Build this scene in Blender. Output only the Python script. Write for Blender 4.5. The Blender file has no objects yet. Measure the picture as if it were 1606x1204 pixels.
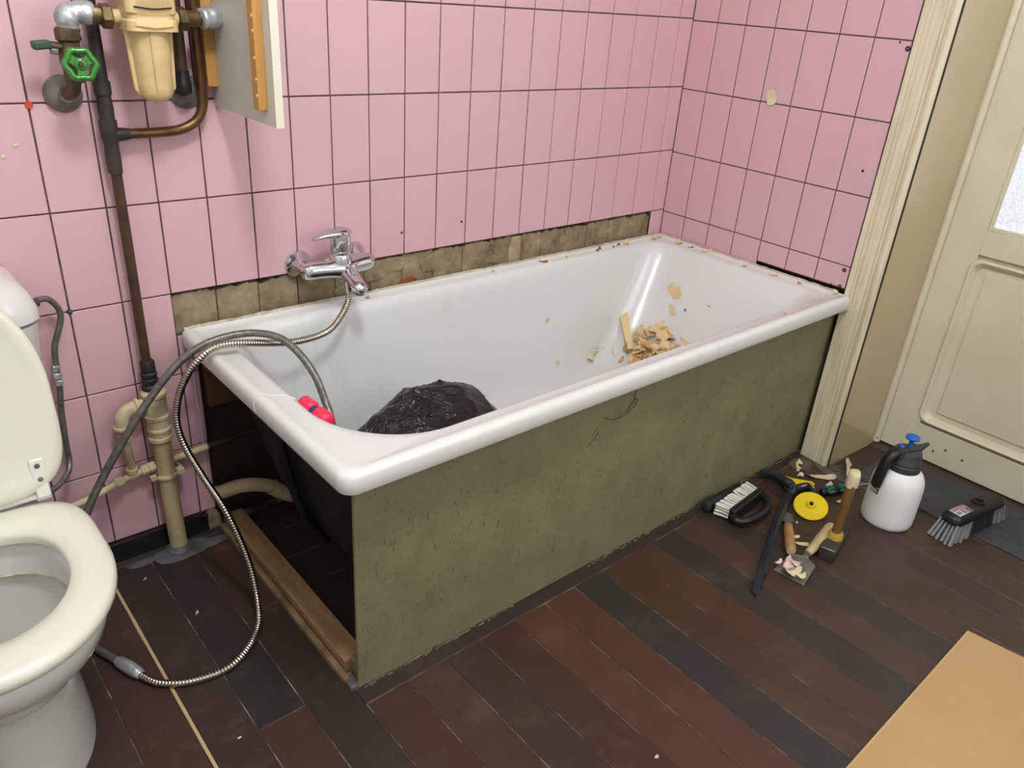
import bpy, math, random
from mathutils import Vector, Matrix, noise
from mathutils.bvhtree import BVHTree
random.seed(7)
R = random.Random(11)
SC = bpy.context.scene
COL = SC.collection

# ------------------------------------------------------------------ camera
cam = bpy.data.cameras.new('camera')
cam.sensor_width = 36.0
cam.lens = 1222.64 / 1606 * 36.0
cam.clip_start = 0.02
co = bpy.data.objects.new('camera', cam)
COL.objects.link(co)
yaw, pitch, roll = .7405, -.4657, .076
f = Vector((math.sin(yaw)*math.cos(pitch), math.cos(yaw)*math.cos(pitch), math.sin(pitch)))
r0 = f.cross(Vector((0, 0, 1))).normalized(); u0 = r0.cross(f)
rr = math.cos(roll)*r0 + math.sin(roll)*u0
uu = -math.sin(roll)*r0 + math.cos(roll)*u0
m3 = Matrix((rr, uu, -f)).transposed()
co.matrix_world = Matrix.Translation((-2.2356, -1.7189, 1.3048)) @ m3.to_4x4()
SC.camera = co

# ------------------------------------------------------------------ light
w = bpy.data.worlds.new('world'); SC.world = w; w.use_nodes = True
w.node_tree.nodes['Background'].inputs[0].default_value = (.9, .92, 1, 1)
w.node_tree.nodes['Background'].inputs[1].default_value = .15
def area(name, loc, aim, size, power, col):
    l = bpy.data.lights.new(name, 'AREA'); l.shape = 'DISK'; l.size = size; l.energy = power; l.color = col
    o = bpy.data.objects.new(name, l); COL.objects.link(o); o.location = loc
    o.rotation_euler = (Vector(aim)-Vector(loc)).to_track_quat('-Z', 'Y').to_euler()
    return o
def bulb(name, loc, rad, power, col):
    l = bpy.data.lights.new(name, 'POINT'); l.shadow_soft_size = rad; l.energy = power; l.color = col
    o = bpy.data.objects.new(name, l); COL.objects.link(o); o.location = loc; return o
bulb('ceiling_lamp_light', (-1.82, -1.26, 2.32), .11, 46, (.965, 1, .985))
area('front_fill_light', (-.6, -2.86, 1.5), (-.5, 0, .6), 2.2, 30, (.95, .98, 1))  # added soft fill from the front wall, no actual window there
SC.view_settings.view_transform = 'Standard'
SC.view_settings.look = 'None'
SC.view_settings.gamma = 1
SC.view_settings.use_curve_mapping = False
SC.view_settings.exposure = 0.20

# ------------------------------------------------------------------ materials
def lin(c):
    if isinstance(c, str):
        c = [int(c[i:i+2], 16) for i in (0, 2, 4)]
    o = []
    for v in c:
        v /= 255.0
        o.append(v/12.92 if v <= .04045 else ((v+.055)/1.055)**2.4)
    return (*o, 1)

class NT:
    def __init__(s, name):
        s.m = bpy.data.materials.new(name); s.m.use_nodes = True
        s.t = s.m.node_tree; s.b = s.t.nodes['Principled BSDF']
    def n(s, typ, **k):
        nd = s.t.nodes.new(typ)
        for a, v in k.items(): setattr(nd, a, v)
        return nd
    def l(s, a, b): s.t.links.new(a, b)
    def pos(s, scale=(1, 1, 1), obj=False):
        g = s.n('ShaderNodeTexCoord') if obj else s.n('ShaderNodeNewGeometry')
        mp = s.n('ShaderNodeMapping'); mp.inputs['Scale'].default_value = scale
        s.l(g.outputs['Object' if obj else 'Position'], mp.inputs['Vector'])
        return mp.outputs[0]
    def noise(s, vec, scale, detail=4, rough=.6, dist=0):
        nd = s.n('ShaderNodeTexNoise'); nd.inputs['Scale'].default_value = scale
        nd.inputs['Detail'].default_value = detail; nd.inputs['Roughness'].default_value = rough
        nd.inputs['Distortion'].default_value = dist
        s.l(vec, nd.inputs['Vector']); return nd.outputs['Fac']
    def ramp(s, fac, stops):
        nd = s.n('ShaderNodeValToRGB'); e = nd.color_ramp.elements
        while len(e) < len(stops): e.new(.5)
        for i, (p, c) in enumerate(stops):
            e[i].position = p; e[i].color = c if len(c) == 4 else (*c, 1)
        s.l(fac, nd.inputs[0]); return nd.outputs[0]
    def mix(s, fac, a, b, mode='MIX'):
        nd = s.n('ShaderNodeMix', data_type='RGBA', blend_type=mode)
        for sock, v in ((nd.inputs[0], fac), (nd.inputs[6], a), (nd.inputs[7], b)):
            if isinstance(v, (int, float)): sock.default_value = v
            elif isinstance(v, tuple): sock.default_value = v
            else: s.l(v, sock)
        return nd.outputs[2]
    def bump(s, h, strength=.2, dist=.002):
        nd = s.n('ShaderNodeBump'); nd.inputs['Strength'].default_value = strength
        nd.inputs['Distance'].default_value = dist
        s.l(h, nd.inputs['Height']); s.l(nd.outputs[0], s.b.inputs['Normal'])

def mat(name, col, rough=.5, metal=0, col2=None, vscale=20, stretch=(1, 1, 1), lo=.35, hi=.65,
        bump=0, bscale=80, bdist=.002, coat=0, obj=False, emit=None):
    t = NT(name); b = t.b
    c1 = lin(col)
    b.inputs['Base Color'].default_value = c1
    b.inputs['Roughness'].default_value = rough; b.inputs['Metallic'].default_value = metal
    b.inputs['Coat Weight'].default_value = coat; b.inputs['Coat Roughness'].default_value = .08
    if col2 is not None:
        fac = t.noise(t.pos(stretch, obj), vscale)
        t.l(t.ramp(fac, [(lo, c1), (hi, lin(col2))]), b.inputs['Base Color'])
    if bump:
        t.bump(t.noise(t.pos(stretch, obj), bscale), bump, bdist)
    t.m.diffuse_color = c1
    return t.m

def tile_mat():
    t = NT('pink_tile'); b = t.b
    oi = t.n('ShaderNodeObjectInfo')
    base = t.ramp(oi.outputs['Random'], [(0, lin('d6acb3')), (.5, lin('d8aeb4')), (1, lin('d6acb6'))])
    fac = t.noise(t.pos(), 5, 5)
    cc = t.mix(t.ramp(fac, [(.4, (0, 0, 0)), (.75, (.35, .35, .35))]), base, lin('d2a8ab'))
    g = t.noise(t.pos(), 160, 3)
    sp = t.ramp(g, [(.70, (0, 0, 0)), (.78, (.18, .18, .18))])
    cc = t.mix(sp, cc, lin('8a5f62'))
    t.l(cc, b.inputs['Base Color'])
    b.inputs['Roughness'].default_value = .42
    b.inputs['Specular IOR Level'].default_value = .35
    t.bump(t.noise(t.pos(), 60), .03, .001)
    return t.m

def plank_mat():
    t = NT('dark_plank'); b = t.b
    oi = t.n('ShaderNodeObjectInfo')
    p = t.pos((9, 1.1, 9))
    grain = t.noise(p, 12, 6, .65, .4)
    c = t.mix(t.ramp(grain, [(.3, (0, 0, 0)), (.75, (1, 1, 1))]), oi.outputs['Color'], (.5, .5, .5, 1), 'MULTIPLY')
    c2 = t.mix(.55, oi.outputs['Color'], c)
    patch = t.noise(t.pos((3, 1, 1)), 2.2, 4)
    c2 = t.mix(t.ramp(patch, [(.42, (0, 0, 0)), (.68, (.45, .45, .45))]), c2, lin('3a2d25'))
    d = t.noise(t.pos(), 7, 9, .78)
    dust = t.ramp(d, [(.52, (0, 0, 0)), (.74, (.34, .34, .34))])
    c3 = t.mix(dust, c2, lin('766253'))
    fine = t.ramp(t.noise(t.pos(), 140, 2), [(.71, (0, 0, 0)), (.77, (.5, .5, .5))])
    c3 = t.mix(fine, c3, lin('8d8379'))
    t.l(c3, b.inputs['Base Color'])
    rr_ = t.ramp(t.noise(t.pos(), 5, 5), [(.3, (.36, .36, .36)), (.7, (.52, .52, .52))])
    t.l(rr_, b.inputs['Roughness'])
    b.inputs['Specular IOR Level'].default_value = .45
    t.bump(grain, .12, .001)
    return t.m

def enamel_mat():
    t = NT('white_enamel'); b = t.b
    c = lin('dcdcda')
    # lime streaks running down the back slope, stronger toward the drain end bottom
    st = t.noise(t.pos((26, 26, 1.0)), 1.6, 4)
    streak = t.ramp(st, [(.52, (0, 0, 0)), (.72, (.30, .30, .30))])
    big = t.ramp(t.noise(t.pos(), 1.9, 3), [(.45, (0, 0, 0)), (.65, (.8, .8, .8))])
    fac = t.n('ShaderNodeMath', operation='MULTIPLY'); t.l(streak, fac.inputs[0]); t.l(big, fac.inputs[1])
    cc = t.mix(fac.outputs[0], c, lin('c2b59c'))
    sp = t.ramp(t.noise(t.pos(), 120, 2), [(.73, (0, 0, 0)), (.78, (.35, .35, .35))])
    cc = t.mix(sp, cc, lin('a5988a'))
    t.l(cc, b.inputs['Base Color'])
    b.inputs['Roughness'].default_value = .22
    b.inputs['Coat Weight'].default_value = .4; b.inputs['Coat Roughness'].default_value = .06
    return t.m

def panel_mat():
    t = NT('olive_fibreboard'); b = t.b
    a = t.ramp(t.noise(t.pos(), 9, 8, .7), [(.3, lin('6c6749')), (.5, lin('7c785a')), (.7, lin('8a8163'))])
    g = t.ramp(t.noise(t.pos(), 90, 6, .7), [(.3, (0, 0, 0)), (.8, (.4, .4, .4))])
    c = t.mix(g, a, lin('928d6e'))
    s = t.ramp(t.noise(t.pos((150, 150, 30)), 1.0, 1, .5, 2.5), [(.695, (0, 0, 0)), (.72, (.75, .75, .75))])
    c = t.mix(s, c, lin('2f2c1c'))
    t.l(c, b.inputs['Base Color']); b.inputs['Roughness'].default_value = .62
    b.inputs['Specular IOR Level'].default_value = .3
    t.bump(t.noise(t.pos(), 220), .15, .001)
    return t.m

def glass_mat():
    t = NT('lit_figured_glass'); b = t.b
    v = t.n('ShaderNodeTexVoronoi'); v.inputs['Scale'].default_value = 260
    t.l(t.pos(), v.inputs['Vector'])
    n_ = t.noise(t.pos(), 150, 3)
    c = t.ramp(n_, [(.30, lin('9aa4b4')), (.5, lin('c9d0dc')), (.68, lin('f4f7fb'))])
    b.inputs['Base Color'].default_value = lin('c8ccd4'); b.inputs['Roughness'].default_value = .3
    t.l(c, b.inputs['Emission Color']); b.inputs['Emission Strength'].default_value = .62
    t.bump(v.outputs['Distance'], .4, .002)
    return t.m

def mortar_mat():
    t = NT('old_mortar'); b = t.b
    a = t.ramp(t.noise(t.pos(), 14, 9, .72), [(.32, lin('5d4e3b')), (.48, lin('8c7c61')), (.58, lin('9c8c70')), (.7, lin('b3a588'))])
    t.l(a, b.inputs['Base Color']); b.inputs['Roughness'].default_value = .9
    t.bump(t.noise(t.pos(), 45, 8, .7), .8, .006)
    return t.m

def bag_mat():
    t = NT('black_bin_bag'); b = t.b
    b.inputs['Base Color'].default_value = lin('101011'); b.inputs['Roughness'].default_value = .22
    n1 = t.noise(t.pos((1, 1.6, 1.6)), 8, 3, .5, 1.8); n2 = t.noise(t.pos((1, 2, 2)), 20, 3, .55, 2.2)
    r1 = t.ramp(n1, [(.38, (0, 0, 0)), (.50, (1, 1, 1)), (.62, (0, 0, 0))]); r2 = t.ramp(n2, [(.40, (0, 0, 0)), (.50, (1, 1, 1)), (.60, (0, 0, 0))])
    m_ = t.mix(.35, r1, r2)
    t.bump(m_, .55, .006)
    return t.m
M = dict(
    mortarl=mat('pale_mortar', 'b3a283', .9, col2='97856a', vscale=20, bump=.5),
    tile=tile_mat(), plank=plank_mat(), enamel=enamel_mat(), panel=panel_mat(), glass=glass_mat(), mortar=mortar_mat(),
    grout=mat('dark_grout', '4a3838', .9, col2='665452', vscale=30, bump=.3),
    brickdark=mat('dark_masonry', '4a3826', .95, col2='2e2318', vscale=9, bump=.9, bscale=22, bdist=.01),
    brick=mat('orange_brick', 'a3583a', .9, col2='7c4630', vscale=40, bump=.5),
    plaster=mat('off_white_plaster', 'e4e3e0', .9), ceiling=mat('white_ceiling', 'ecebe8', .9),
    gap=mat('plank_gap', '4a4038', .9, col2='b0a598', vscale=14, lo=.47, hi=.66),
    cream=mat('cream_gloss_paint', 'd0c4a4', .3, col2='c8bc9a', vscale=6, coat=.2),
    creamdoor=mat('cream_door_paint', 'e2d9c2', .35, col2='dbd0b8', vscale=5, coat=.15),
    jamb=mat('glossy_jamb_paint', 'c3b38e', .22, col2='bdac86', vscale=4, coat=.3),
    trim=mat('old_trim_paint', 'e2d8bd', .45, col2='ccbf9f', vscale=30, stretch=(1, 1, .15), lo=.45, hi=.75, bump=.25, bscale=120),
    black=mat('black_plastic', '171717', .4), rubber=mat('dark_rubber', '232323', .6),
    skirting=mat('black_skirting', '141414', .35, col2='34312d', vscale=25, lo=.5, hi=.8),
    underside=mat('black_tub_underside', '1b1b1c', .5, col2='101010', vscale=10),
    chrome=mat('chrome', 'd6d6d8', .08, 1), steel=mat('worn_steel', '8f8c86', .42, .6, col2='6a665e', vscale=40),
    hose=mat('chrome_hose', 'bdb6a8', .2, 1), greyhose=mat('grey_hose', '85837a', .34, .5, col2='66645d', vscale=90),
    copper=mat('old_copper', '7a5a3c', .38, .75, col2='4b3626', vscale=18),
    brown=mat('brown_pipe_paint', '4e3620', .42, col2='33261b', vscale=20),
    blackpipe=mat('blackened_pipe', '23201d', .55, col2='3b332a', vscale=30, bump=.4),
    galv=mat('galvanised', '9aa3a6', .34, .55, col2='cdd3d3', vscale=25, bump=.8, bscale=45, bdist=.004),
    brass=mat('tarnished_brass', '7c6a48', .4, .8, col2='4c4030', vscale=30),
    bodyv=mat('dirty_brass_valve', '6b5a44', .5, .6, col2='4a3c30', vscale=30, bump=.5),
    flange=mat('grey_flange', '6e6964', .4, .4, col2='908a84', vscale=16, bump=.6, bscale=30, bdist=.004),
    greenwheel=mat('green_enamel', '2f7d27', .22, coat=.4), greendark=mat('dark_green', '2c4a36', .5),
    filt=mat('yellowed_plastic', 'd9be8c', .45, col2='cdb07e', vscale=40, bump=.06),
    creampipe=mat('cream_pipe', 'd0be9a', .5, col2='b8a47c', vscale=14, bump=.3, bscale=60),
    creampipe2=mat('cream_fitting', 'dccda9', .5, col2='c2b18a', vscale=30, bump=.4, bscale=80),
    hang=mat('white_laminate', 'cfcbc2', .45), hangedge=mat('white_edge', 'ddd9c8', .5),
    pine=mat('pine', 'b98545', .55, col2='c4924f', vscale=14, stretch=(8, 8, .6)),
    batten=mat('old_batten', 'a78b65', .6, col2='8d6f4b', vscale=10, stretch=(8, 1, 8)),
    battend=mat('old_batten_side', '9a8465', .7, col2='6b5438', vscale=12),
    ceramic=mat('white_ceramic', 'd9d6d1', .14, coat=.5), seat=mat('ivory_seat', 'dddacb', .25, coat=.3),
    seatin=mat('white_hinge', 'e2e0d8', .3), bowlin=mat('bowl_glaze', 'cfd0d0', .15, coat=.4),

    water=mat('bowl_water', 'b9bbb4', .03), bag=bag_mat(),
    pink=mat('hot_pink_plastic', 'f03058', .35), blue=mat('blue_plastic', '1c63c8', .4), navy=mat('navy_plastic', '2b3d78', .4),
    scrap=mat('tan_scrap', 'e6cca0', .75, col2='dcbd8c', vscale=40), scrapb=mat('brown_scrap', 'b98950', .8, col2='d9b57c', vscale=60),
    scrapw=mat('cream_scrap', 'e2d5b4', .75, col2='d6c6a0', vscale=30), scrapp=mat('white_pink_scrap', 'e6dccf', .7, col2='d7a9a4', vscale=60),
    chip=mat('dark_chip', '5a4a3a', .9), caulk=mat('old_caulk', 'cdc4b4', .8, col2='a79a84', vscale=50, bump=.5, bscale=90),
    greycaulk=mat('grey_caulk', '6b6a6a', .6, col2='4a4848', vscale=20),
    bristle=mat('white_bristle', 'd9d6cb', .6), bristleg=mat('grey_bristle', '8d8d90', .6), bristleb=mat('dark_bristle', '2e2e30', .6),
    bar=mat('dark_blue_steel', '262b36', .38, .5, col2='3a4150', vscale=22), yellow=mat('yellow_plastic', 'e3c512', .4),
    wood1=mat('orange_wood', 'b58a58', .5, col2='a27646', vscale=10, stretch=(3, 3, 3)),
    wood2=mat('pale_wood', 'c8b48c', .55, col2='b39c74', vscale=12), wood3=mat('brown_handle', '8a6236', .45, col2='73502b', vscale=12),
    hammerhead=mat('hammer_steel', '6a675f', .42, .7, col2='4c4a44', vscale=30), yglue=mat('yellow_resin', 'b89c3e', .5),
    green=mat('teal_grip', '14705a', .35), white=mat('white_poly', 'eeeeec', .42), dgrey=mat('dark_grey_plastic', '3c3c3f', .45),
    mat_=mat('slate_mat', '45464a', .45, col2='333338', vscale=12, bump=.15), card=mat('cardboard', 'bf9c6e', .8, col2='b89466', vscale=6),
    cardedge=mat('cardboard_edge', 'cfae7c', .85), red=mat('red_plug', 'd04530', .5), strip=mat('pale_strip', 'c0a57e', .6),
    board=mat('brown_board', '6b4c2c', .7, col2='5b4026', vscale=8), subboard=mat('dark_board', '3a2a1c', .8, col2='2a1f15', vscale=10, stretch=(1, 6, 1)),
    label=mat('label_white', 'e6e2de', .4), labelp=mat('label_picture', '6a4a6a', .35, col2='c59a92', vscale=60, lo=.4, hi=.6),
    labelb=mat('label_violet', '7a76b4', .4), ink=mat('ink', '1a1a1a', .5), dustl=mat('plaster_crumb', '7d7363', .95, col2='4e463a', vscale=30), dustm=mat('plaster_dust', '6f6355', .95, col2='4c4038', vscale=24),
)

# ------------------------------------------------------------------ mesh building
class MB:
    def __init__(s): s.v = []; s.f = []
    def add(s, vs, fs):
        o = len(s.v); s.v += [Vector(p) for p in vs]; s.f += [tuple(i+o for i in q) for q in fs]; return s
    def box(s, x0, x1, y0, y1, z0, z1, rot=None, c=None):
        vs = [Vector((x, y, z)) for x in (x0, x1) for y in (y0, y1) for z in (z0, z1)]
        if rot is not None:
            c = Vector(c) if c else Vector(((x0+x1)/2, (y0+y1)/2, (z0+z1)/2))
            vs = [c + rot @ (p-c) for p in vs]
        return s.add(vs, [(0, 1, 3, 2), (4, 6, 7, 5), (0, 4, 5, 1), (2, 3, 7, 6), (0, 2, 6, 4), (1, 5, 7, 3)])
    def loft(s, rings, c0=True, c1=True, closed=True):
        n = len(rings[0]); vs = [p for g in rings for p in g]; fs = []
        for i in range(len(rings)-1):
            for j in range(n if closed else n-1):
                k = (j+1) % n
                fs.append((i*n+j, i*n+k, (i+1)*n+k, (i+1)*n+j))
        if c0: fs.append(tuple(range(n-1, -1, -1)))
        if c1: fs.append(tuple((len(rings)-1)*n+j for j in range(n)))
        return s.add(vs, fs)
    def tube(s, pts, r, n=12, cap=True):
        pts = [Vector(p) for p in pts]; N = len(pts)
        rs = r if isinstance(r, (list, tuple)) else [r]*N
        t0 = (pts[1]-pts[0]).normalized()
        a = t0.orthogonal().normalized(); rings = []
        for i, p in enumerate(pts):
            t = (pts[min(i+1, N-1)]-pts[max(i-1, 0)]).normalized()
            a = (a - t*a.dot(t)).normalized(); b = t.cross(a)
            rings.append([p + rs[i]*(math.cos(2*math.pi*k/n)*a + math.sin(2*math.pi*k/n)*b) for k in range(n)])
        return s.loft(rings, cap, cap)
    def lathe(s, prof, o, d, n=24, sx=1, sy=1, hint=None):
        o = Vector(o); d = Vector(d).normalized()
        a = d.orthogonal().normalized() if hint is None else (Vector(hint)-d*Vector(hint).dot(d)).normalized()
        b = d.cross(a)
        rings = [[o + d*h + rad*(sx*math.cos(2*math.pi*k/n)*a + sy*math.sin(2*math.pi*k/n)*b) for k in range(n)] for rad, h in prof]
        return s.loft(rings)
    def prism(s, outline, z0, z1):
        n = len(outline)
        return s.loft([[Vector((x, y, z0)) for x, y in outline], [Vector((x, y, z1)) for x, y in outline]])
    def xf(s, m):
        s.v = [m @ p for p in s.v]; return s

OFF = {}
def link(o): COL.objects.link(o); return o
def build(mb, name, m, parent=None, smooth=40, bevel=None, sub=0, solid=None):
    off = OFF.get(parent.name, Vector((0, 0, 0))) if parent else Vector((0, 0, 0))
    me = bpy.data.meshes.new(name)
    me.from_pydata([tuple(p-off) for p in mb.v], [], mb.f); me.update()
    import bmesh
    bm = bmesh.new(); bm.from_mesh(me); bmesh.ops.recalc_face_normals(bm, faces=bm.faces[:]); bm.to_mesh(me); bm.free()
    if smooth:
        me.polygons.foreach_set('use_smooth', [True]*len(me.polygons))
        if smooth < 180: me.set_sharp_from_angle(angle=math.radians(smooth))
    me.materials.append(M[m] if isinstance(m, str) else m)
    o = link(bpy.data.objects.new(name, me))
    if parent: o.parent = parent; OFF[o.name] = off
    if bevel:
        md = o.modifiers.new('bevel', 'BEVEL'); md.width = bevel; md.segments = 2; md.limit_method = 'ANGLE'
    if sub:
        md = o.modifiers.new('sub', 'SUBSURF'); md.levels = sub; md.render_levels = sub
    return o
def tag(o, label, cat, group=None):
    o['label'] = label; o['category'] = cat
    if group: o['group'] = group
    return o
def thing(name, label, cat, loc=(0, 0, 0), group=None, rot=None):
    o = link(bpy.data.objects.new(name, None)); o.empty_display_size = .05; o.location = loc
    if rot: o.rotation_euler = rot; OFF[o.name] = Vector((0, 0, 0))
    else: OFF[o.name] = Vector(loc)
    return tag(o, label, cat, group)
def struct(o): o['kind'] = 'structure'; return o
def spline(P, per=10):
    P = [Vector(p) for p in P]; out = []
    for i in range(len(P)-1):
        p0, p1, p2, p3 = P[max(i-1, 0)], P[i], P[i+1], P[min(i+2, len(P)-1)]
        for k in range(per):
            t = k/per
            out.append(.5*((2*p1)+(p2-p0)*t+(2*p0-5*p1+4*p2-p3)*t*t+(3*p1-p0-3*p2+p3)*t**3))
    out.append(P[-1]); return out
def resample(P, step):
    d = [0]
    for a, b in zip(P, P[1:]): d.append(d[-1]+(b-a).length)
    n = max(2, int(d[-1]/step)); out = []; j = 0
    for i in range(n+1):
        s = d[-1]*i/n
        while j < len(P)-2 and d[j+1] < s: j += 1
        t = (s-d[j])/max(1e-9, d[j+1]-d[j]); out.append(P[j].lerp(P[j+1], min(1, max(0, t))))
    return out
def rrect(x0, x1, y0, y1, r, z, na=14, ns=6):
    """rounded rectangle ring, r = (x0y0, x1y0, x1y1, x0y1)"""
    if not isinstance(r, (tuple, list)): r = (r,)*4
    cs = [(x0+r[0], y0+r[0], math.pi, r[0]), (x1-r[1], y0+r[1], 1.5*math.pi, r[1]), (x1-r[2], y1-r[2], 0, r[2]), (x0+r[3], y1-r[3], .5*math.pi, r[3])]
    pts = []
    for i, (cx, cy, a0, q) in enumerate(cs):
        arc = [(cx+q*math.cos(a0+math.pi/2*k/na), cy+q*math.sin(a0+math.pi/2*k/na)) for k in range(na+1)]
        pts += arc
        nx, ny, na0, nq = cs[(i+1) % 4]
        b = (nx+nq*math.cos(na0), ny+nq*math.sin(na0)); a = arc[-1]
        pts += [(a[0]+(b[0]-a[0])*k/ns, a[1]+(b[1]-a[1])*k/ns) for k in range(1, ns)]
    return [Vector((x, y, z)) for x, y in pts]

# ================================================================== SETTING
ZA, PH = 1.2654, .2053
rowsB = [0.0544, .2526, .4514, .6495] + [.6495+PH*i for i in range(1, 8)]          # horizontal joints, back wall
DZ = -.0057
colB = [0, -.0663] + [-.0663-.103*i for i in range(1, 26)]
# --- floor
fl = struct(build(MB().box(-3.1, .34, -2.9, .05, -.10, -.0022), 'floor', 'gap'))
def plank(x0, x1, y0, y1, col, z=0, name='plank', m='plank'):
    g = .0011; b = .0010
    mb = MB(); xa, xb, ya, yb = x0+g, x1-g, y0+g, y1-g
    mb.loft([rect(xa, xb, ya, yb, z-.02), rect(xa, xb, ya, yb, z-b), rect(xa+b, xb-b, ya+b, yb-b, z)])
    o = build(mb, name, m, fl, smooth=0); o.color = tuple(v*k for v, k in zip(lin(col), (.66, .62, .58, 1))); return o
def rect(x0, x1, y0, y1, z): return [Vector((x0, y0, z)), Vector((x1, y0, z)), Vector((x1, y1, z)), Vector((x0, y1, z))]
PW = .0983; X0 = -1.568
pc = {-5: '54392f', -4: '473631', -3: '46342e', -2: '4a332c', -1: '573a30', 0: '5a4138', 1: '503a34', 2: '55392f', 3: '684233', 4: '664335',
      5: '403a38', 6: '58402f', 7: '5e4033', 8: '453d38', 9: '5f463a', 10: '484039', 11: '5d4339', 12: '5a4438', 13: '56403a', 14: '5e473b',
      15: '584238', 16: '544038', 17: '584339'}
joints = {-3: [-.665], -2: [-.36, -1.9], -4: [-1.2], -5: [-.9], -1: [-1.7], 2: [-1.9], 6: [-1.75], 9: [-2.0], 12: [-1.62]}
for n in range(-15, 19):
    xa, xb = X0+PW*n, X0+PW*(n+1)
    if n == -4: xa += .006
    if n == -5: pass
    c = pc.get(n, '53403a')
    ytop = -.035 if n < -1 else (-.735 if xa < -.02 else -.818)
    xb = min(xb, .255)
    if xa > .25: break
    ys = [ytop] + [j for j in joints.get(n, []) if j < ytop] + [-2.88]
    for i, (a, b) in enumerate(zip(ys, ys[1:])):
        cc = c
        if n == -3: cc = '3a3431' if i == 0 else '573c31'
        if n == -2: cc = '533a33' if i == 0 else '443631'
        plank(xa, xb, b, a, cc)
build(MB().box(X0-PW*4, X0-PW*4+.006, -2.88, -.06, -.02, -.0002), 'filler_strip', 'strip', fl, 0)
plank(-1.668, .0, -.735, -.693, '4a3b35', name='edge_plank')
plank(-3.0, -1.67, -.035, -.002, '4d4a48', name='edge_plank')
for i in range(6):
    plank(-1.600, .02, -.115*(i+1), -.115*i, '30241b', z=-.0004, name='board', m='subboard')
# threshold
build(MB().box(.255, .345, -1.72, -.818, -.02, .004), 'threshold', mat('threshold_wood', '4b3f37', .6), fl, 0, .002)

# --- back wall
wb = struct(build(MB().box(-3.1, .4, .022, .16, -.1, 2.6), 'wall_back', 'brickdark'))
build(MB().box(-3.1, -1.714, .0025, .03, 0, 2.6).box(-1.714, .02, .0025, .03, .652, 2.6)
      .box(-.0663, .02, .0025, .03, .5, .652).box(-1.714, -1.673, .0025, .03, .05, .552), 'grout', 'grout', wb, 0)
TG = .00165
_tm = {}
def tile_mesh(wd, ht):
    k = (round(wd, 4), round(ht, 4))
    if k not in _tm:
        b = .0011; a, h = wd/2-TG, ht/2-TG
        mb = MB()
        def rg(i, y): return [Vector((-a+i, y, -h+i)), Vector((a-i, y, -h+i)), Vector((a-i, y, h-i)), Vector((-a+i, y, h-i))]
        mb.loft([rg(0, .006), rg(0, .0006), rg(b, -.0006)], c0=False)
        me = bpy.data.meshes.new('tile'); me.from_pydata([tuple(p) for p in mb.v], [], mb.f)
        import bmesh
        bm = bmesh.new(); bm.from_mesh(me); bmesh.ops.recalc_face_normals(bm, faces=bm.faces[:]); bm.to_mesh(me); bm.free()
        me.materials.append(M['tile']); _tm[k] = me
    return _tm[k]
def tile(parent, u0, u1, z0, z1, right=False):
    o = link(bpy.data.objects.new('tile', tile_mesh(abs(u1-u0), z1-z0)))
    j = lambda s: R.uniform(-s, s)
    if right:
        o.location = (j(.0004), (u0+u1)/2, (z0+z1)/2); o.rotation_euler = (j(.002), 0, -math.pi/2+j(.004))
    else:
        o.location = ((u0+u1)/2, j(.0004), (z0+z1)/2); o.rotation_euler = (j(.004), j(.0025), j(.005))
    o.parent = parent
NR = 8
for k in range(25):
    x1, x0 = colB[k], colB[k+1]
    for i in range(NR):
        z0, z1 = rowsB[i], rowsB[i+1]
        if i < 3 and k < 17:
            if k == 0 and i == 2: z0 = .556
            else: continue
        tile(wb, x0, x1, z0, z1)
# narrow leftovers beside the tub
for i in range(3):
    z1 = rowsB[i+1] if i < 2 else .548
    tile(wb, -1.714, -1.674, rowsB[i], z1)
# bare mortar where a tile row came off
for k in range(1, 17):
    x1, x0 = colB[k], colB[k+1]
    n = 16; up = []
    base = .541; top = .6485
    for q in range(n+1):
        t = q/n
        edge = min(t, 1-t)
        up.append((x0+.0012+(x1-x0-.0024)*t, top - (.0025+.016*abs(noise.noise(Vector((k*3.1, t*5, 2)))) + .010*max(0, 1-edge*6)*abs(noise.noise(Vector((k*1.7, 0, 9))))*2.2)))
    rings = []
    def lay(d, y): return [Vector((x0+.001+d, y, base))] + [Vector((min(max(x, x0+.001+d), x1-.001-d), y, z-d)) for x, z in up] + [Vector((x1-.001-d, y, base))]
    yy = .006+.004*R.random()
    rings = [lay(0, .024), lay(0, yy+.0025), lay(.0025, yy)]
    build(MB().loft(rings), 'mortar_patch', 'mortar', wb, 30)
# broken spots: exposed brick, lumps
def lump(x0, x1, z0, z1, y, m, name, seed, par=None):
    n = 14; rg = []
    for yy, s in ((.024, 1), (y+.002, 1), (y, .86)):
        rg.append([Vector(((x0+x1)/2+(x1-x0)/2*s*math.cos(a)*(1+.22*noise.noise(Vector((math.cos(a), math.sin(a), seed)))), yy,
                           (z0+z1)/2+(z1-z0)/2*s*math.sin(a)*(1+.3*noise.noise(Vector((math.cos(a), math.sin(a), seed+3)))))) for a in [2*math.pi*k/n for k in range(n)]])
    return build(MB().loft(rg), name, m, par or wb, 30)
def shard(pts, y, m, name, par=None):
    c = sum(p[0] for p in pts)/len(pts), sum(p[1] for p in pts)/len(pts)
    rg = [[Vector((c[0]+(x-c[0])*q, yy, c[1]+(z-c[1])*q)) for x, z in pts] for yy, q in ((.024, 1), (y+.002, 1), (y, .93))]
    return build(MB().loft(rg), name, m, par or wb, 20)
shard([(-1.115, .557), (-1.058, .556), (-1.050, .571), (-1.072, .580), (-1.095, .576), (-1.112, .566)], .003, 'brick', 'brick')
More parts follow.
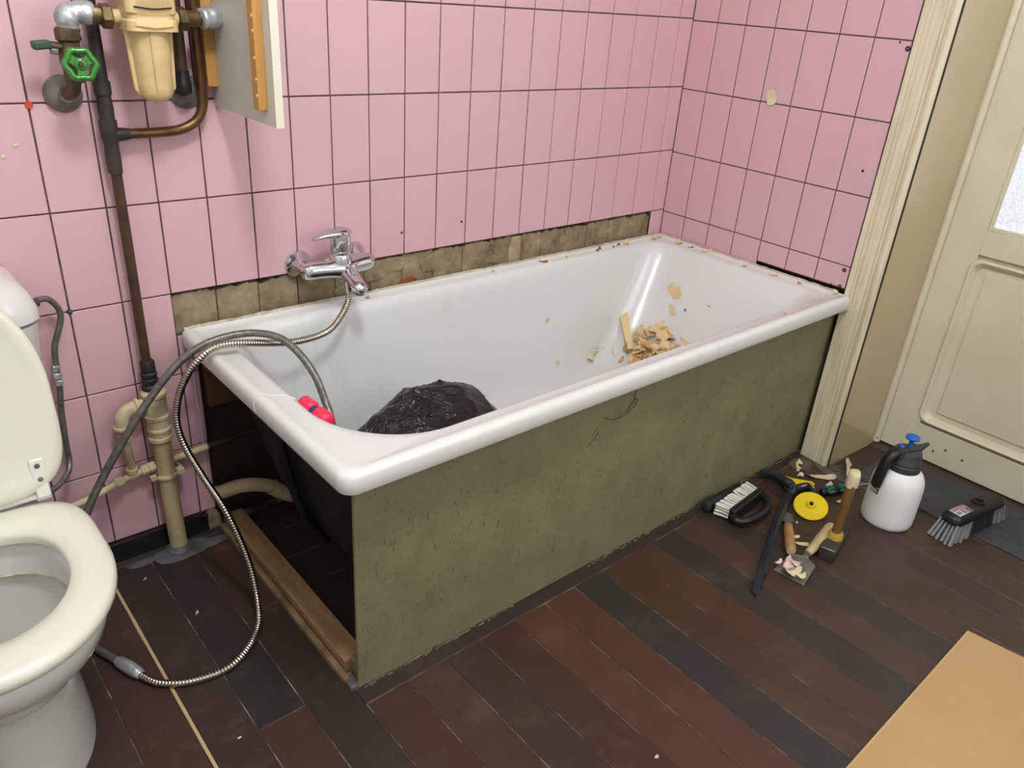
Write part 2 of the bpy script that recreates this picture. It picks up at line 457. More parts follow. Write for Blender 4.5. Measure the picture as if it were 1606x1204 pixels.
shard([(-1.215, .585), (-1.16, .592), (-1.13, .607), (-1.10, .602), (-1.085, .622), (-1.09, .640), (-1.14, .643), (-1.20, .640), (-1.218, .61)], .0035, 'mortar', 'mortar_lump')
shard([(-1.03, .585), (-.97, .582), (-.925, .592), (-.905, .617), (-.93, .632), (-1.0, .636), (-1.04, .612)], .004, 'mortar', 'mortar_lump')
shard([(-.712, .560), (-.672, .557), (-.668, .60), (-.671, .642), (-.708, .643), (-.715, .60)], .002, 'mortarl', 'mortar_lump')
shard([(-.85, .562), (-.80, .575), (-.75, .570), (-.725, .592), (-.76, .612), (-.83, .607), (-.862, .585)], .0045, 'mortar', 'mortar_lump')
shard([(-1.30, .556), (-1.24, .558), (-1.20, .57), (-1.22, .592), (-1.28, .598), (-1.31, .58)], .0045, 'mortar', 'mortar_lump')
shard([(-.50, .56), (-.43, .565), (-.41, .60), (-.43, .632), (-.47, .615), (-.505, .62)], .004, 'mortar', 'mortar_lump')
shard([(-.33, .585), (-.29, .58), (-.27, .61), (-.30, .635), (-.335, .62)], .004, 'mortar', 'mortar_lump')
# drill holes, plugs
def dot(x, y, z, r, m, right=False, par=None, name='drill_hole'):
    d = (-1, 0, 0) if right else (0, -1, 0)
    return build(MB().lathe([(r, 0), (r, .0006), (r*.7, .0009)], (x, y, z), d, 10), name, m, par, 0)
for x, z in ((-1.105, .71), (-.905, .715)): dot(x, -.0007, z, .0035, 'ink', par=wb)
dot(-1.9205, -.0005, .6495, .0062, 'ink', par=wb)
dot(-1.9195, -.0012, .6505, .0038, 'steel', par=wb, name='screw')
build(MB().tube(spline([(-1.690, -.0012, .545), (-1.6885, -.0012, .45), (-1.688, -.0014, .36), (-1.686, -.0014, .275), (-1.6865, -.0012, .22), (-1.689, -.0012, .13)], 6), .0014, 6), 'caulk_line', 'label', wb)
# black skirting
bs = build(MB().box(-3.05, -1.714, -.013, .02, -.02, .054), 'baseboard_back', 'skirting', None, 30, .002); struct(bs)
build(MB().box(-1.714, -1.70, -.012, .02, -.02, .048), 'skirting_end', 'skirting', bs, 30, .002)
lump(-1.705, -1.668, -.02, .06, -.012, 'mortar', 'rubble', 9)
# --- right wall
wr = struct(build(MB().box(.028, .30, -.812, .02, -.1, 2.6).box(.028, .42, -2.9, -1.72, -.1, 2.6).box(.028, .42, -1.72, -.812, 2.1, 2.6), 'wall_right', 'brickdark'))
build(MB().box(.0025, .03, -.715, .003, .574, 2.6), 'grout', 'grout', wr, 0)
rowsR = [.572] + [z+DZ for z in rowsB[3:]]
yR = [0] + [-.0965-.103*i for i in range(6)] + [-.715]
for k in range(7):
    for i in range(NR-2):
        tile(wr, yR[k+1], yR[k], rowsR[i] + (.0 if i else (.004 if k > 3 else -.012)), rowsR[i+1], True)
for y, z, r in ((-.699, .631, .0065), (-.698, .581, .0055), (-.671, .57+.008, .003), (-.675, .918, .004), (-.683, 1.254, .003), (-.708, 1.24, .007)):
    dot(-.0007, y, z, r, 'ink', True, wr)
for y, z in ((-.699, .631), (-.698, .581), (-.708, 1.24)): dot(-.0016, y, z, .003, 'steel', True, wr, 'screw')
build(MB().box(.018, .03, -2.9, -1.722, 0, 2.6).box(.018, .03, -1.722, -.812, 2.12, 2.6), 'plaster_skin', 'plaster', wr, 0)
# fluted door trim
prof = [(0, .004), (.003, .012), (.018, .0125), (.020, .010), (.022, .0135), (.030, .0145), (.032, .011), (.034, .0145), (.044, .0155), (.046, .0125),
        (.048, .015), (.062, .016), (.064, .012), (.066, .0165), (.072, .017), (.074, .013), (.077, .018), (.086, .021), (.093, .020), (.096, .014), (.0965, .004)]
ol = [(-h+.008, -.7165-s) for s, h in prof]
ol = [(.03, -.7165)] + ol + [(.03, -.813)]
struct(build(MB().prism(ol, .0, 2.16), 'trim_1', 'trim', None, 25))
struct(build(MB().prism([(.0, -.8125), (.302, -.8285), (.302, -.795), (.0, -.795)], 0, 2.1), 'trim_2', 'jamb', None, 0))
build(MB().box(-.0005, .004, -.8165, -.8125, 0, 2.1), 'joint_gap', 'subboard', bpy.data.objects['trim_2'], 0)
# half-round bead between reveal and door
bead = MB().tube([(.287, -.834, .012), (.287, -.834, 2.08)], .0115, 14)
struct(build(bead, 'trim_3', 'creamdoor'))
dot(.2765, -.840, .028, .0028, 'steel', True, bpy.data.objects['trim_3'], 'screw')
# other walls and ceiling, never in view
struct(build(MB().box(-3.1, -2.95, -2.9, .05, -.1, 2.6), 'wall_left', 'plaster'))
struct(build(MB().box(-3.1, .42, -3.05, -2.9, -.1, 2.6), 'wall_front', 'plaster'))
struct(build(MB().box(-3.1, .6, -3.05, .2, 2.6, 2.7), 'ceiling', 'ceiling'))
# --- door
dr = link(bpy.data.objects.new('door_1', None)); struct(dr); OFF[dr.name] = Vector((0, 0, 0))
XD = .30
def slab(name, y0, y1, z0, z1, x=XD, t=.036, m='creamdoor', bev=.0015):
    return build(MB().box(x, x+t, y0, y1, z0, z1), name, m, dr, 30, bev)
slab('stile', -.945, -.826, .012, 2.06); slab('stile', -1.71, -1.585, .012, 2.06)
slab('rail', -1.585, -.945, .012, .128); slab('rail', -1.585, -.945, .702, .775); slab('rail', -1.585, -.945, 1.93, 2.06)
slab('panel', -1.585, -.945, .128, .702, XD+.013, .016)
slab('raised_field', -1.548, -.978, .178, .655, XD+.0085, .008, bev=.006)
def notched(y0, y1, z0, z1, q, x):
    pts = []
    for cy, cz, a0 in ((y0, z0, 0), (y1, z0, .5*math.pi), (y1, z1, math.pi), (y0, z1, 1.5*math.pi)):
        sy = 1 if cy == y0 else -1; sz = 1 if cz == z0 else -1
        ang = [k*math.pi/2/6 for k in range(7)]
        arc = [(cy+sy*(q-q*math.cos(a)), cz+sz*(q-q*math.sin(a))) for a in ang]
        if sy*sz < 0: arc = arc[::-1]
        pts += arc if not (sy > 0 and sz > 0) and not (sy < 0 and sz < 0) else arc
    # order corners explicitly
    def corner(cy, cz, sy, sz, rev):
        arc = [(cy+sy*(q-q*math.cos(a)), cz+sz*(q-q*math.sin(a))) for a in [k*math.pi/12 for k in range(7)]]
        return arc[::-1] if rev else arc
    pts = corner(y0, z0, 1, 1, False) + corner(y1, z0, -1, 1, True) + corner(y1, z1, -1, -1, False) + corner(y0, z1, 1, -1, True)
    return [Vector((x, y, z)) for y, z in pts]
mo = []
for d, x in ((0, XD+.001), (.002, XD-.005), (.006, XD-.007), (.011, XD-.004), (.013, XD+.001), (.018, XD+.004), (.022, XD+.014)):
    mo.append(notched(-1.598+d, -.930-d, .137+d, .690-d, .03, x))
build(MB().loft(mo, False, False), 'moulding', 'creamdoor', dr, 50)
slab('glazing_bead', -.957, -.945, .775, 1.93, XD+.004, .014); slab('glazing_bead', -1.585, -1.573, .775, 1.93, XD+.004, .014)
slab('glazing_bead', -1.573, -.957, .775, .787, XD+.004, .014)
slab('glazing_bar', -1.573, -.957, 1.215, 1.24, XD+.002, .02)
slab('pane', -1.573, -.957, .787, 1.215, XD+.012, .005, 'glass', 0); slab('pane', -1.573, -.957, 1.24, 1.93, XD+.012, .005, 'glass', 0)
for y, z in ((-1.045, .075), (-1.10, .065), (-1.01, .055), (-1.20, .145)):
    dot(XD-.001, y, z, .004, 'dustm', True, dr, 'paint_chip')
# doorway mat with slots
mt = MB(); mt.box(.012, .252, -1.62, -.897, -.001, .0045)
mm = tag(build(mt, 'door_mat', 'mat_', None, 30, .0015), 'dark grey slotted rubber mat lying in the doorway behind the spray bottle', 'mat')
for i in range(9):
    for j, xx in enumerate((.07, .225)):
        y = -.955-.075*i
        build(MB().box(xx-.002, xx+.002, y-.012, y+.012, .0042, .0050), 'slot', 'ink', mm, 0)
# plaster dust and caulk on the floor
st = MB()
def blob(mb, cx, cy, rx, ry, z, seed, n=22, h=.0012):
    rg = []
    for s, zz in ((1, z), (.8, z+h), (.3, z+h*1.3)):
        rg.append([Vector((cx+rx*s*math.cos(a)*(1+.35*noise.noise(Vector((math.cos(a)*1.5, math.sin(a)*1.5, seed)))),
                           cy+ry*s*math.sin(a)*(1+.35*noise.noise(Vector((math.cos(a)*1.5, math.sin(a)*1.5, seed+5)))), zz)) for a in [2*math.pi*k/n for k in range(n)]])
    mb.loft(rg)
blob(st, -.01, -.868, .035, .085, 0, 3); blob(st, .0, -.845, .045, .03, 0, 4)
blob(st, -.06, -.755, .05, .03, 0, 5)
o = build(st, 'plaster_dust', 'dustm'); o['kind'] = 'stuff'; tag(o, 'grey brown plaster dust smeared on the floor by the door trim', 'dust')
cg = MB()
blob(cg, -1.79, -.055, .075, .035, 0, 8, h=.0015); blob(cg, -1.72, -.06, .05, .018, 0, 9); blob(cg, -1.88, -.045, .04, .012, 0, 10)
tag(build(cg, 'grey_caulk', 'greycaulk'), 'grey caulk smeared on the floor around the foot of the cream pipe', 'caulk')

# ================================================================== BATHTUB
tub = thing('bathtub', 'white enamel bathtub with black underside and an olive front panel', 'bathtub', (-.86, -.37, 0))
rings = [
    rrect(-1.703, -.004, -.743, -.004, (.028, .012, .006, .006), .521), rrect(-1.706, -.003, -.746, -.004, (.03, .012, .006, .006), .530),
    rrect(-1.706, -.003, -.746, -.004, (.03, .012, .006, .006), .550), rrect(-1.703, -.005, -.743, -.006, (.03, .012, .006, .006), .559),
    rrect(-1.697, -.009, -.737, -.010, (.03, .012, .006, .006), .5635), rrect(-1.689, -.015, -.729, -.014, (.032, .014, .01, .01), .564),
    rrect(-1.680, -.020, -.721, -.017, (.04, .02, .014, .014), .5615), rrect(-1.672, -.026, -.714, -.021, (.075, .03, .02, .03), .558),
    rrect(-1.648, -.044, -.694, -.034, (.17, .05, .05, .11), .556), rrect(-1.640, -.053, -.687, -.039, (.195, .06, .065, .13), .554),
    rrect(-1.633, -.062, -.682, -.045, (.205, .07, .075, .14), .548), rrect(-1.628, -.070, -.677, -.050, (.212, .075, .08, .145), .538),
    rrect(-1.624, -.080, -.673, -.055, (.218, .08, .085, .15), .52), rrect(-1.612, -.115, -.664, -.062, (.22, .09, .09, .15), .46),
    rrect(-1.600, -.155, -.655, -.070, (.22, .10, .10, .15), .39), rrect(-1.585, -.205, -.643, -.083, (.22, .11, .11, .15), .30),
    rrect(-1.570, -.265, -.630, -.097, (.21, .12, .12, .15), .235), rrect(-1.553, -.335, -.612, -.115, (.15, .13, .13, .13), .188),
    rrect(-1.525, -.42, -.585, -.142, (.15, .14, .14, .14), .157), rrect(-1.475, -.52, -.535, -.19, (.14, .13, .13, .13), .142),
    rrect(-1.40, -.62, -.47, -.26, (.09, .09, .09, .09), .137), rrect(-1.20, -.85, -.40, -.33, (.03, .03, .03, .03), .134)]
tm = MB().loft(rings, False, True)
tb = build(tm, 'basin', 'enamel', tub, 60)
under = MB().loft([
    rrect(-1.672, -.022, -.712, -.02, (.05, .03, .02, .02), .528), rrect(-1.642, -.048, -.692, -.03, (.12, .06, .06, .06), .515),
    rrect(-1.630, -.10, -.68, -.045, (.14, .09, .09, .09), .46), rrect(-1.615, -.135, -.668, -.055, (.14, .1, .1, .1), .39),
    rrect(-1.598, -.185, -.655, -.07, (.15, .11, .11, .11), .30), rrect(-1.572, -.25, -.638, -.085, (.15, .12, .12, .12), .20),
    rrect(-1.545, -.33, -.615, -.11, (.15, .13, .13, .13), .13), rrect(-1.50, -.45, -.57, -.16, (.14, .13, .13, .13), .09), rrect(-1.40, -.6, -.47, -.26, (.09, .09, .09, .09), .08)], False, True)
build(under, 'underside', 'underside', tub, 60)
rib = MB().tube(spline([(-1.645, -.33, .50), (-1.622, -.33, .35), (-1.585, -.33, .19), (-1.53, -.33, .095)], 6), [.012]*19, 8)
build(rib, 'underside_rib', 'underside', tub)
for x, y in ((-1.35, -.17), (-1.35, -.56), (-.5, -.2), (-.5, -.56)):
    build(MB().lathe([(.022, 0), (.022, .01), (.014, .02), (.014, .13)], (x, y, -.004), (0, 0, 1), 12), 'foot', 'steel', tub)
# caulk on the rim along the walls
cb = MB()
pts = [(-1.70+.06*i, -.008+.003*noise.noise(Vector((i*.9, 0, 0))), .563+.003*noise.noise(Vector((i*.7, 3, 0)))) for i in range(29)]
cb.tube(resample([Vector(p) for p in pts], .012), [.006+.0025*noise.noise(Vector((i*.6, 1, 7))) for i in range(len(resample([Vector(p) for p in pts], .012)))], 7)
p2 = resample([Vector((-.008+.003*noise.noise(Vector((i*.8, 5, 0))), -.01-.03*i, .562)) for i in range(24)], .012)
cb.tube(p2, [.0062+.003*noise.noise(Vector((i*.6, 9, 7))) for i in range(len(p2))], 7)
build(cb, 'caulk_bead', 'caulk', tub, 60)
# string over the rim
pr_ = [(-1.700, -.395, .520), (-1.7075, -.397, .535), (-1.707, -.398, .553), (-1.700, -.40, .5635), (-1.688, -.402, .566), (-1.672, -.405, .560), (-1.65, -.412, .5575), (-1.635, -.43, .553)]
build(MB().tube(spline(pr_, 5), .0014, 6), 'rim_string', 'label', tub)
bv_t = BVHTree.FromPolygons([tuple(p) for p in tm.v], tm.f)

# --- bath panel
bp = thing('front_board', 'olive green fibreboard panel closing the front of the bathtub', 'panel', (-.83, -.70, 0))
ang = math.radians(0)
pb = MB().loft([[Vector((-1.660, -.692, z)), Vector((.020, -.702, z)), Vector((.020, -.6945, z)), Vector((-1.660, -.6845, z))] for z in (.001, .540)])
build(pb, 'board', 'panel', bp, 0, .001)
hair = MB()
hair.tube(spline([(-1.005, -.6965, .44), (-.98, -.698, .427), (-.94, -.698, .425), (-.905, -.698, .437), (-.892, -.698, .452), (-.90, -.698, .46), (-.91, -.698, .452), (-.93, -.698, .43)], 6), .0006, 5)
hair.tube(spline([(-.90, -.698, .447), (-.905, -.698, .475), (-.90, -.698, .49)], 6), .0005, 5)
hair.tube(spline([(-1.04, -.6965, .40), (-1.025, -.6965, .415), (-1.02, -.6965, .40), (-1.05, -.6965, .375)], 6), .0005, 5)
build(hair, 'hair', 'ink', bp)
# plaster crumbs at the foot of the panel, uneven and broken
dl = MB()
for i in range(150):
    x = -1.64+.0107*i+R.uniform(-.006, .006)
    d_ = noise.noise(Vector((x*3.1, 2, 5)))
    if d_ < -.12: continue
    blob(dl, x, -.693-.006*(x+1.66)+R.uniform(-.005, .001), R.uniform(.003, .009), R.uniform(.001, .0026)+.002*max(0, d_), 0, i, 8, R.uniform(.001, .003))
o = build(dl, 'plaster_crumbs', 'dustl', None); o['kind'] = 'stuff'; tag(o, 'pale plaster crumbs along the foot of the olive bath panel', 'dust')

# --- timber batten on the floor at the tub's open end
bt = thing('floor_batten', 'wooden batten on the floor across the open end of the bathtub', 'batten', (-1.64, -.34, 0))
build(MB().box(-1.662, -1.612, -.640, -.012, -.003, .034), 'beam', 'batten', bt, 0, .003)
build(MB().box(-1.678, -1.664, -.665, -.02, -.003, .014), 'edge_strip', 'battend', bt, 0, .002)
build(MB().box(-1.650, -1.615, -.684, -.642, -.003, .045), 'end_block', 'battend', bt, 0, .002)
build(MB().box(-1.676, -1.655, -.69, -.655, -.003, .010), 'plaster_dab', 'greycaulk', bt, 0, .002)
# hanging board under the rim and drain pipe
tag(build(MB().box(-1.664, -1.47, -.012, .018, .352, .515), 'offcut_board', 'board', None, 0, .001), 'brown board fixed to the wall in the dark under the tub rim', 'board')
dp = thing('drain_pipe', 'cream waste pipe curving along the wall under the bathtub', 'pipe', (-1.6, -.05, 0))
build(MB().tube(spline([(-1.668, .012, .088), (-1.660, -.018, .106), (-1.62, -.045, .124), (-1.575, -.06, .118), (-1.535, -.06, .095)], 8), .0185, 14), 'pipe_bend', 'creampipe', dp)
build(MB().tube(spline([(-1.545, -.06, .10), (-1.50, -.065, .062), (-1.40, -.08, .02)], 8), .021, 14), 'pipe_run', 'creampipe2', dp)

# ================================================================== HELPER: scraps
def flake(name, label, loc, L, W, nrm=(0, 0, 1), rz=0, curl=0.0, seed=0, m='scrap', group=None, cat='scrap', taper=.4, twist=0, nx=8, lift=.0012):
    rg = random.Random(seed*13+5)
    ny = 3; top = []
    for i in range(nx):
        u = i/(nx-1)*2-1
        wv = (1-taper*abs(u)**2.2)*(1+rg.uniform(-.16, .16))
        if i in (0, nx-1): wv *= rg.uniform(.35, .9)
        off = rg.uniform(-.12, .12)*W
        row = []
        for j in range(ny):
            v = j/(ny-1)*2-1
            x = u*L/2+rg.uniform(-.03, .03)*L; y = v*W/2*wv+off
            z = curl*L*(u*u) + twist*W*u*v + rg.uniform(0, .04)*W
            row.append(Vector((x, y, z)))
        top.append(row)
    zmin = min(p.z for r_ in top for p in r_)
    n = Vector(nrm).normalized()
    q = Vector((0, 0, 1)).rotation_difference(n).to_matrix() @ Matrix.Rotation(rz, 3, 'Z')
    vs = []; fs = []
    for layer, dz in ((0, .0007), (1, 0)):
        for row in top:
            for p in row: vs.append(q @ Vector((p.x, p.y, p.z-zmin+dz+lift)))
    N = nx*ny
    for i in range(nx-1):
        for j in range(ny-1):
            a, b, c, d = i*ny+j, (i+1)*ny+j, (i+1)*ny+j+1, i*ny+j+1
            fs += [(a, b, c, d), (a+N, d+N, c+N, b+N)]
    bd = [(i*ny, (i+1)*ny) for i in range(nx-1)] + [((i+1)*ny+ny-1, i*ny+ny-1) for i in range(nx-1)] + [(0*ny+1, 0), (2, 1)] + [((nx-1)*ny, (nx-1)*ny+1), ((nx-1)*ny+1, (nx-1)*ny+2)]
    for a, b in bd: fs.append((a, a+N, b+N, b))
    mb = MB().add(vs, fs)
    o = build(mb, name, m, None, 60); o.location = loc
    return tag(o, label, cat, group)
def tubpos(x, y):
    h, n, _, _ = bv_t.ray_cast(Vector((x, y, 2)), Vector((0, 0, -1)))
    if n.z < 0: n = -n
    return h, n
#OBJECTS
# ================================================================== TOILET
tx = -2.215
to = thing('toilet', 'white floor standing toilet with raised ivory seat lid', 'toilet', (tx, -.45, 0))
def egg(hw, yf, yb, z, n=56, eb=2.6, ef=2.05, wide=.46):
    yc = yb+(yf-yb)*wide; out = []
    for k in range(n):
        a = 2*math.pi*k/n; c, s = math.cos(a), math.sin(a)
        if s >= 0: e = eb; ry = yb-yc
        else: e = ef; ry = yc-yf
        out.append(Vector((tx+hw*math.copysign(abs(c)**(2/e), c), yc+ry*math.copysign(abs(s)**(2/e), s), z)))
    return out
body = [egg(.122, -.590, -.235, 0), egg(.121, -.588, -.235, .03), egg(.116, -.580, -.24, .09), egg(.110, -.565, -.25, .15), egg(.110, -.565, -.255, .20),
        egg(.118, -.590, -.26, .245), egg(.136, -.640, -.27, .285), egg(.158, -.695, -.28, .325), egg(.171, -.724, -.285, .355), egg(.177, -.735, -.29, .385), egg(.177, -.735, -.29, .400), egg(.172, -.730, -.295, .406),
        egg(.128, -.672, -.375, .406), egg(.124, -.666, -.38, .400), egg(.122, -.664, -.382, .36), egg(.121, -.662, -.384, .345), egg(.132, -.675, -.376, .338),
        egg(.130, -.670, -.378, .31), egg(.112, -.635, -.385, .255), egg(.085, -.575, -.39, .21), egg(.06, -.52, -.395, .185), egg(.03, -.47, -.42, .18)]
build(MB().loft(body, True, True), 'bowl', 'ceramic', to, 50)
sr = egg(.1205, -.6615, -.3845, .343)
build(MB().tube(sr+[sr[0]], .0022, 6), 'stain_line', 'caulk', to)
build(MB().loft([egg(.075, -.55, -.385, .2105), egg(.04, -.5, -.40, .2106)], False, True), 'water', 'water', to)
build(MB().box(tx-.10, tx+.10, -.30, -.05, .30, .405), 'back_deck', 'ceramic', to, 30, .02)
seatr = [egg(.184, -.743, -.335, .414, eb=4.5), egg(.188, -.748, -.330, .421, eb=4.5), egg(.188, -.748, -.330, .431, eb=4.5), egg(.183, -.742, -.334, .438, eb=4.5), egg(.170, -.727, -.345, .442, eb=4),
         egg(.145, -.695, -.375, .441, eb=3), egg(.128, -.668, -.394, .436, eb=2.6), egg(.123, -.660, -.398, .428, eb=2.6), egg(.126, -.664, -.396, .414, eb=2.6)]
seatr.append(seatr[0])
build(MB().loft(seatr, False, False), 'seat', 'seat', to, 60)
# lid, raised and leaning on the cistern
ldr = []
for q, h in ((1.0, .0), (1.0, .012), (.985, .018), (.93, .020), (.86, .016), (.80, .013)):
    ldr.append([Vector((tx+(p.x-tx)*q, -.335-(.415*.5)+((p.y+.5425)*q), h)) for p in egg(.186, -.750, -.335, 0, eb=4.5)])
lid = MB().loft(ldr, True, True)
ax = Vector((tx, -.332, .448)); rot = Matrix.Rotation(math.radians(-101), 4, 'X')
# lid lies over seat plane facing down, then swings up about the hinge
lid.xf(Matrix.Translation(ax) @ rot @ Matrix.Diagonal((1, 1, -1, 1)) @ Matrix.Translation((-tx, .332, 0)))
build(lid, 'lid', 'seat', to, 60)
for s in (-1, 1):
    hp = MB()
    x = tx+s*.135
    hp.box(x-.012, x+.012, -.342, -.322, .440, .462)
    hp.box(x-.011, x+.011, -.350, -.343, .450, .522, Matrix.Rotation(math.radians(-11), 3, 'X'), (x, -.346, .452))
    hh = build(hp, 'hinge', 'seatin', to, 30, .002)
    for z in (.485, .51):
        build(MB().lathe([(.0045, 0), (.0045, .0015), (.003, .002)], (x, -.350+(z-.452)*.19, z), (0, -1, .19), 12), 'hinge_screw', 'steel', hh)
build(MB().tube([(tx-.125, -.335, .45), (tx-.045, -.335, .45)], .0075, 12).tube([(tx-.04, -.335, .45), (tx+.04, -.335, .45)], .0075, 12).tube([(tx+.045, -.335, .45), (tx+.125, -.335, .45)], .0075, 12), 'hinge_bar', 'seatin', to)
cis = []
for z, hw, y0 in ((.40, .180, -.165), (.41, .186, -.172), (.50, .194, -.178), (.62, .206, -.188), (.705, .214, -.195)):
    cis.append(rrect(tx-hw, tx+hw, y0, -.012, (.05, .05, .015, .015), z, 8, 3))
build(MB().loft(cis), 'cistern', 'ceramic', to, 50)
cl = []
for z, d in ((.7085, .002), (.712, -.002), (.730, -.001), (.755, .008), (.772, .022), (.782, .045), (.788, .085)):
    cl.append(rrect(tx-.216+d, tx+.216-d, -.197+d*.9, -.010-d*.1, (.055, .055, .02, .02), z, 8, 3))
build(MB().loft(cl), 'cistern_lid', 'ceramic', to, 50)
build(MB().lathe([(.024, 0), (.024, .004), (.020, .007), (0.002, .008)], (tx, -.105, .787), (0, 0, 1), 20), 'flush_button', 'chrome', to)

# supply hose of the cistern
sh = thing('supply_hose', 'thin grey supply hose curling beside the white cistern', 'hose', (-1.96, -.04, .5))
build(MB().tube(spline([(-2.002, -.075, .700), (-1.985, -.06, .706), (-1.962, -.045, .700), (-1.946, -.035, .675), (-1.944, -.03, .65), (-1.955, -.03, .62), (-1.966, -.03, .59), (-1.970, -.03, .545), (-1.972, -.03, .50),
                        (-1.978, -.03, .448), (-1.981, -.03, .40), (-1.983, -.03, .35), (-1.984, -.032, .325), (-1.995, -.05, .306), (-2.03, -.08, .295), (-2.08, -.10, .30)], 6), .0062, 10), 'tube', 'greyhose', sh)
cp = MB()
for z, rad in ((.545, .0085), (.528, .0095), (.512, .0085)): cp.lathe([(rad*.8, -.007), (rad, -.005), (rad, .005), (rad*.8, .007)], (-1.9715, -.03, z), (.1, 0, 1), 8)
build(cp, 'coupling', 'galv', sh, 30)
build(MB().lathe([(.009, -.006), (.009, .006)], (-1.99, -.068, .705), (1, .5, 0), 10), 'end_nut', 'dgrey', sh)

# ================================================================== PIPES
rp = thing('riser_pipe', 'brown and black vertical pipe with copper side branch on pink tiles', 'pipe', (-1.796, -.03, .5))
build(MB().tube([(-1.796, -.03, z) for z in (.505, .7, .93)], .0105, 14), 'lower_length', 'brown', rp)
bl = []; rads = []
for z, q in ((.93, .0135), (.955, .0145), (.985, .0135), (1.0, .0165), (1.03, .0165), (1.032, .0135), (1.05, .0145), (1.075, .013), (1.077, .0155), (1.10, .0155), (1.102, .0125), (1.2, .0115), (1.7, .0115)):
    bl.append((-1.797, -.03, z)); rads.append(q)
build(MB().tube(bl, rads, 14), 'upper_length', 'blackpipe', rp)
build(MB().tube(spline([(-1.79, -.03, 1.003), (-1.75, -.03, 1.003), (-1.70, -.028, 1.003), (-1.66, -.026, 1.006), (-1.628, -.026, 1.02), (-1.611, -.026, 1.045), (-1.608, -.026, 1.08), (-1.609, -.026, 1.2), (-1.609, -.026, 1.7)], 8), .0098, 14), 'copper_branch', 'copper', rp)
build(MB().tube([(-1.792, -.03, 1.003), (-1.772, -.03, 1.003), (-1.760, -.03, 1.003)], [.0135, .0125, .0105], 14), 'branch_joint', 'blackpipe', rp)
# soil/vent pipe at the bottom
wp = thing('waste_pipe', 'thick cream waste pipe with elbow branch beside the toilet', 'pipe', (-1.793, -.04, 0))
build(MB().tube([(-1.789, -.04, -.002), (-1.793, -.04, .36)], .0205, 18), 'pipe_length', 'creampipe', wp)
build(MB().lathe([(.030, 0), (.032, .004), (.026, .010), (.022, .016)], (-1.789, -.04, 0), (0, 0, 1), 18), 'floor_collar', 'greycaulk', wp)
tee = MB().lathe([(.0225, .318), (.0265, .322), (.0265, .330), (.024, .333), (.024, .345), (.0265, .347), (.0265, .352), (.0238, .356), (.0238, .376), (.0265, .379), (.0265, .386), (.0245, .389), (.0245, .432), (.0275, .436), (.0275, .444), (.0235, .447), (.018, .449)], (-1.7935, -.04, 0), (0, 0, 1), 20)
build(tee, 'tee', 'creampipe2', wp, 30)
el = MB().tube(spline([(-1.805, -.04, .415), (-1.835, -.042, .418), (-1.856, -.044, .414), (-1.868, -.045, .400), (-1.870, -.045, .375)], 6), [.0155]*25, 14)
build(el, 'elbow', 'creampipe2', wp)
eb_ = MB().lathe([(.0175, -.004), (.0195, -.002), (.0195, .003), (.0175, .005)], (-1.870, -.045, .378), (0, 0, 1), 16).lathe([(.0175, -.004), (.0205, -.002), (.0205, .003), (.0175, .005)], (-1.834, -.042, .418), (1, 0, 0), 16).lathe([(.0155, -.01), (.0155, .008)], (-1.869, -.045, .356), (0, 0, 1), 6)
build(eb_, 'elbow_collar', 'creampipe2', wp, 30)
build(MB().tube([(-1.869, -.044, .36), (-1.862, -.03, .255)], .0088, 12), 'branch_pipe', 'creampipe', wp)
rb = MB().lathe([(.0135, .520), (.0155, .516), (.0155, .496), (.0135, .494), (.0175, .490), (.0175, .483), (.014, .480), (.0175, .475), (.0175, .467), (.0145, .463), (.019, .458), (.019, .450), (.015, .444)], (-1.7955, -.034, 0), (0, 0, 1), 18)
build(rb, 'rubber_coupling', 'rubber', wp, 30)
pcl = MB().lathe([(.0235, -.005), (.0245, -.003), (.0245, .003), (.0235, .005)], (-1.7925, -.04, .222), (0, 0, 1), 18).box(-1.773, -1.752, -.05, -.03, .217, .227).tube([(-1.755, -.045, .222), (-1.755, -.0, .222)], .004, 8).box(-1.830, -1.812, -.046, -.034, .217, .227)
build(pcl, 'pipe_clip', 'creampipe2', wp, 30)
hpz = thing('horizontal_pipe', 'thin cream painted pipe running low along the pink tiles', 'pipe', (-1.85, -.025, .22))
build(MB().tube([(-2.12, -.025, .184), (-1.95, -.025, .211), (-1.87, -.025, .236), (-1.80, -.025, .247), (-1.685, -.025, .254)], .0082, 12), 'pipe_length', 'creampipe2', hpz)
build(MB().tube([(-1.69, -.025, .254), (-1.5, -.02, .262), (-1.2, -.02, .27)], .0078, 12), 'bare_length', 'brown', hpz)
hf = MB()
for x, z, q in ((-1.893, .2285, .0128), (-1.835, .242, .0125), (-1.818, .2445, .0125), (-1.862, .238, .0115)): hf.lathe([(q, -.008), (q, .008)], (x, -.025, z), (1, 0, .12), 8)
hf.lathe([(.0135, 0), (.0135, .012), (.0115, .014)], (-1.8625, -.027, .247), (-.05, -.12, 1), 10)
build(hf, 'fitting', 'creampipe2', hpz, 30)

# black pipe with wall rose, behind the filter
bpz = thing('black_pipe', 'black pipe with grey wall rose behind the yellowed filter', 'pipe', (-1.648, -.03, 1.08))
build(MB().tube([(-1.646, -.03, 1.7), (-1.646, -.03, 1.115)], .0125, 14), 'pipe_length', 'brown', bpz)
build(MB().lathe([(.0145, 0), (.0165, .004), (.0165, .022), (.0145, .026), (.0145, .045)], (-1.646, -.03, 1.075), (0, 0, 1), 14).tube([(-1.646, -.03, 1.082), (-1.640, -.004, 1.078)], .012, 12), 'elbow', 'black', bpz, 30)
build(MB().lathe([(.034, 0), (.034, .002), (.031, .005), (.015, .007)], (-1.634, -.001, 1.076), (0, -1, 0), 26), 'wall_rose', 'flange', bpz)

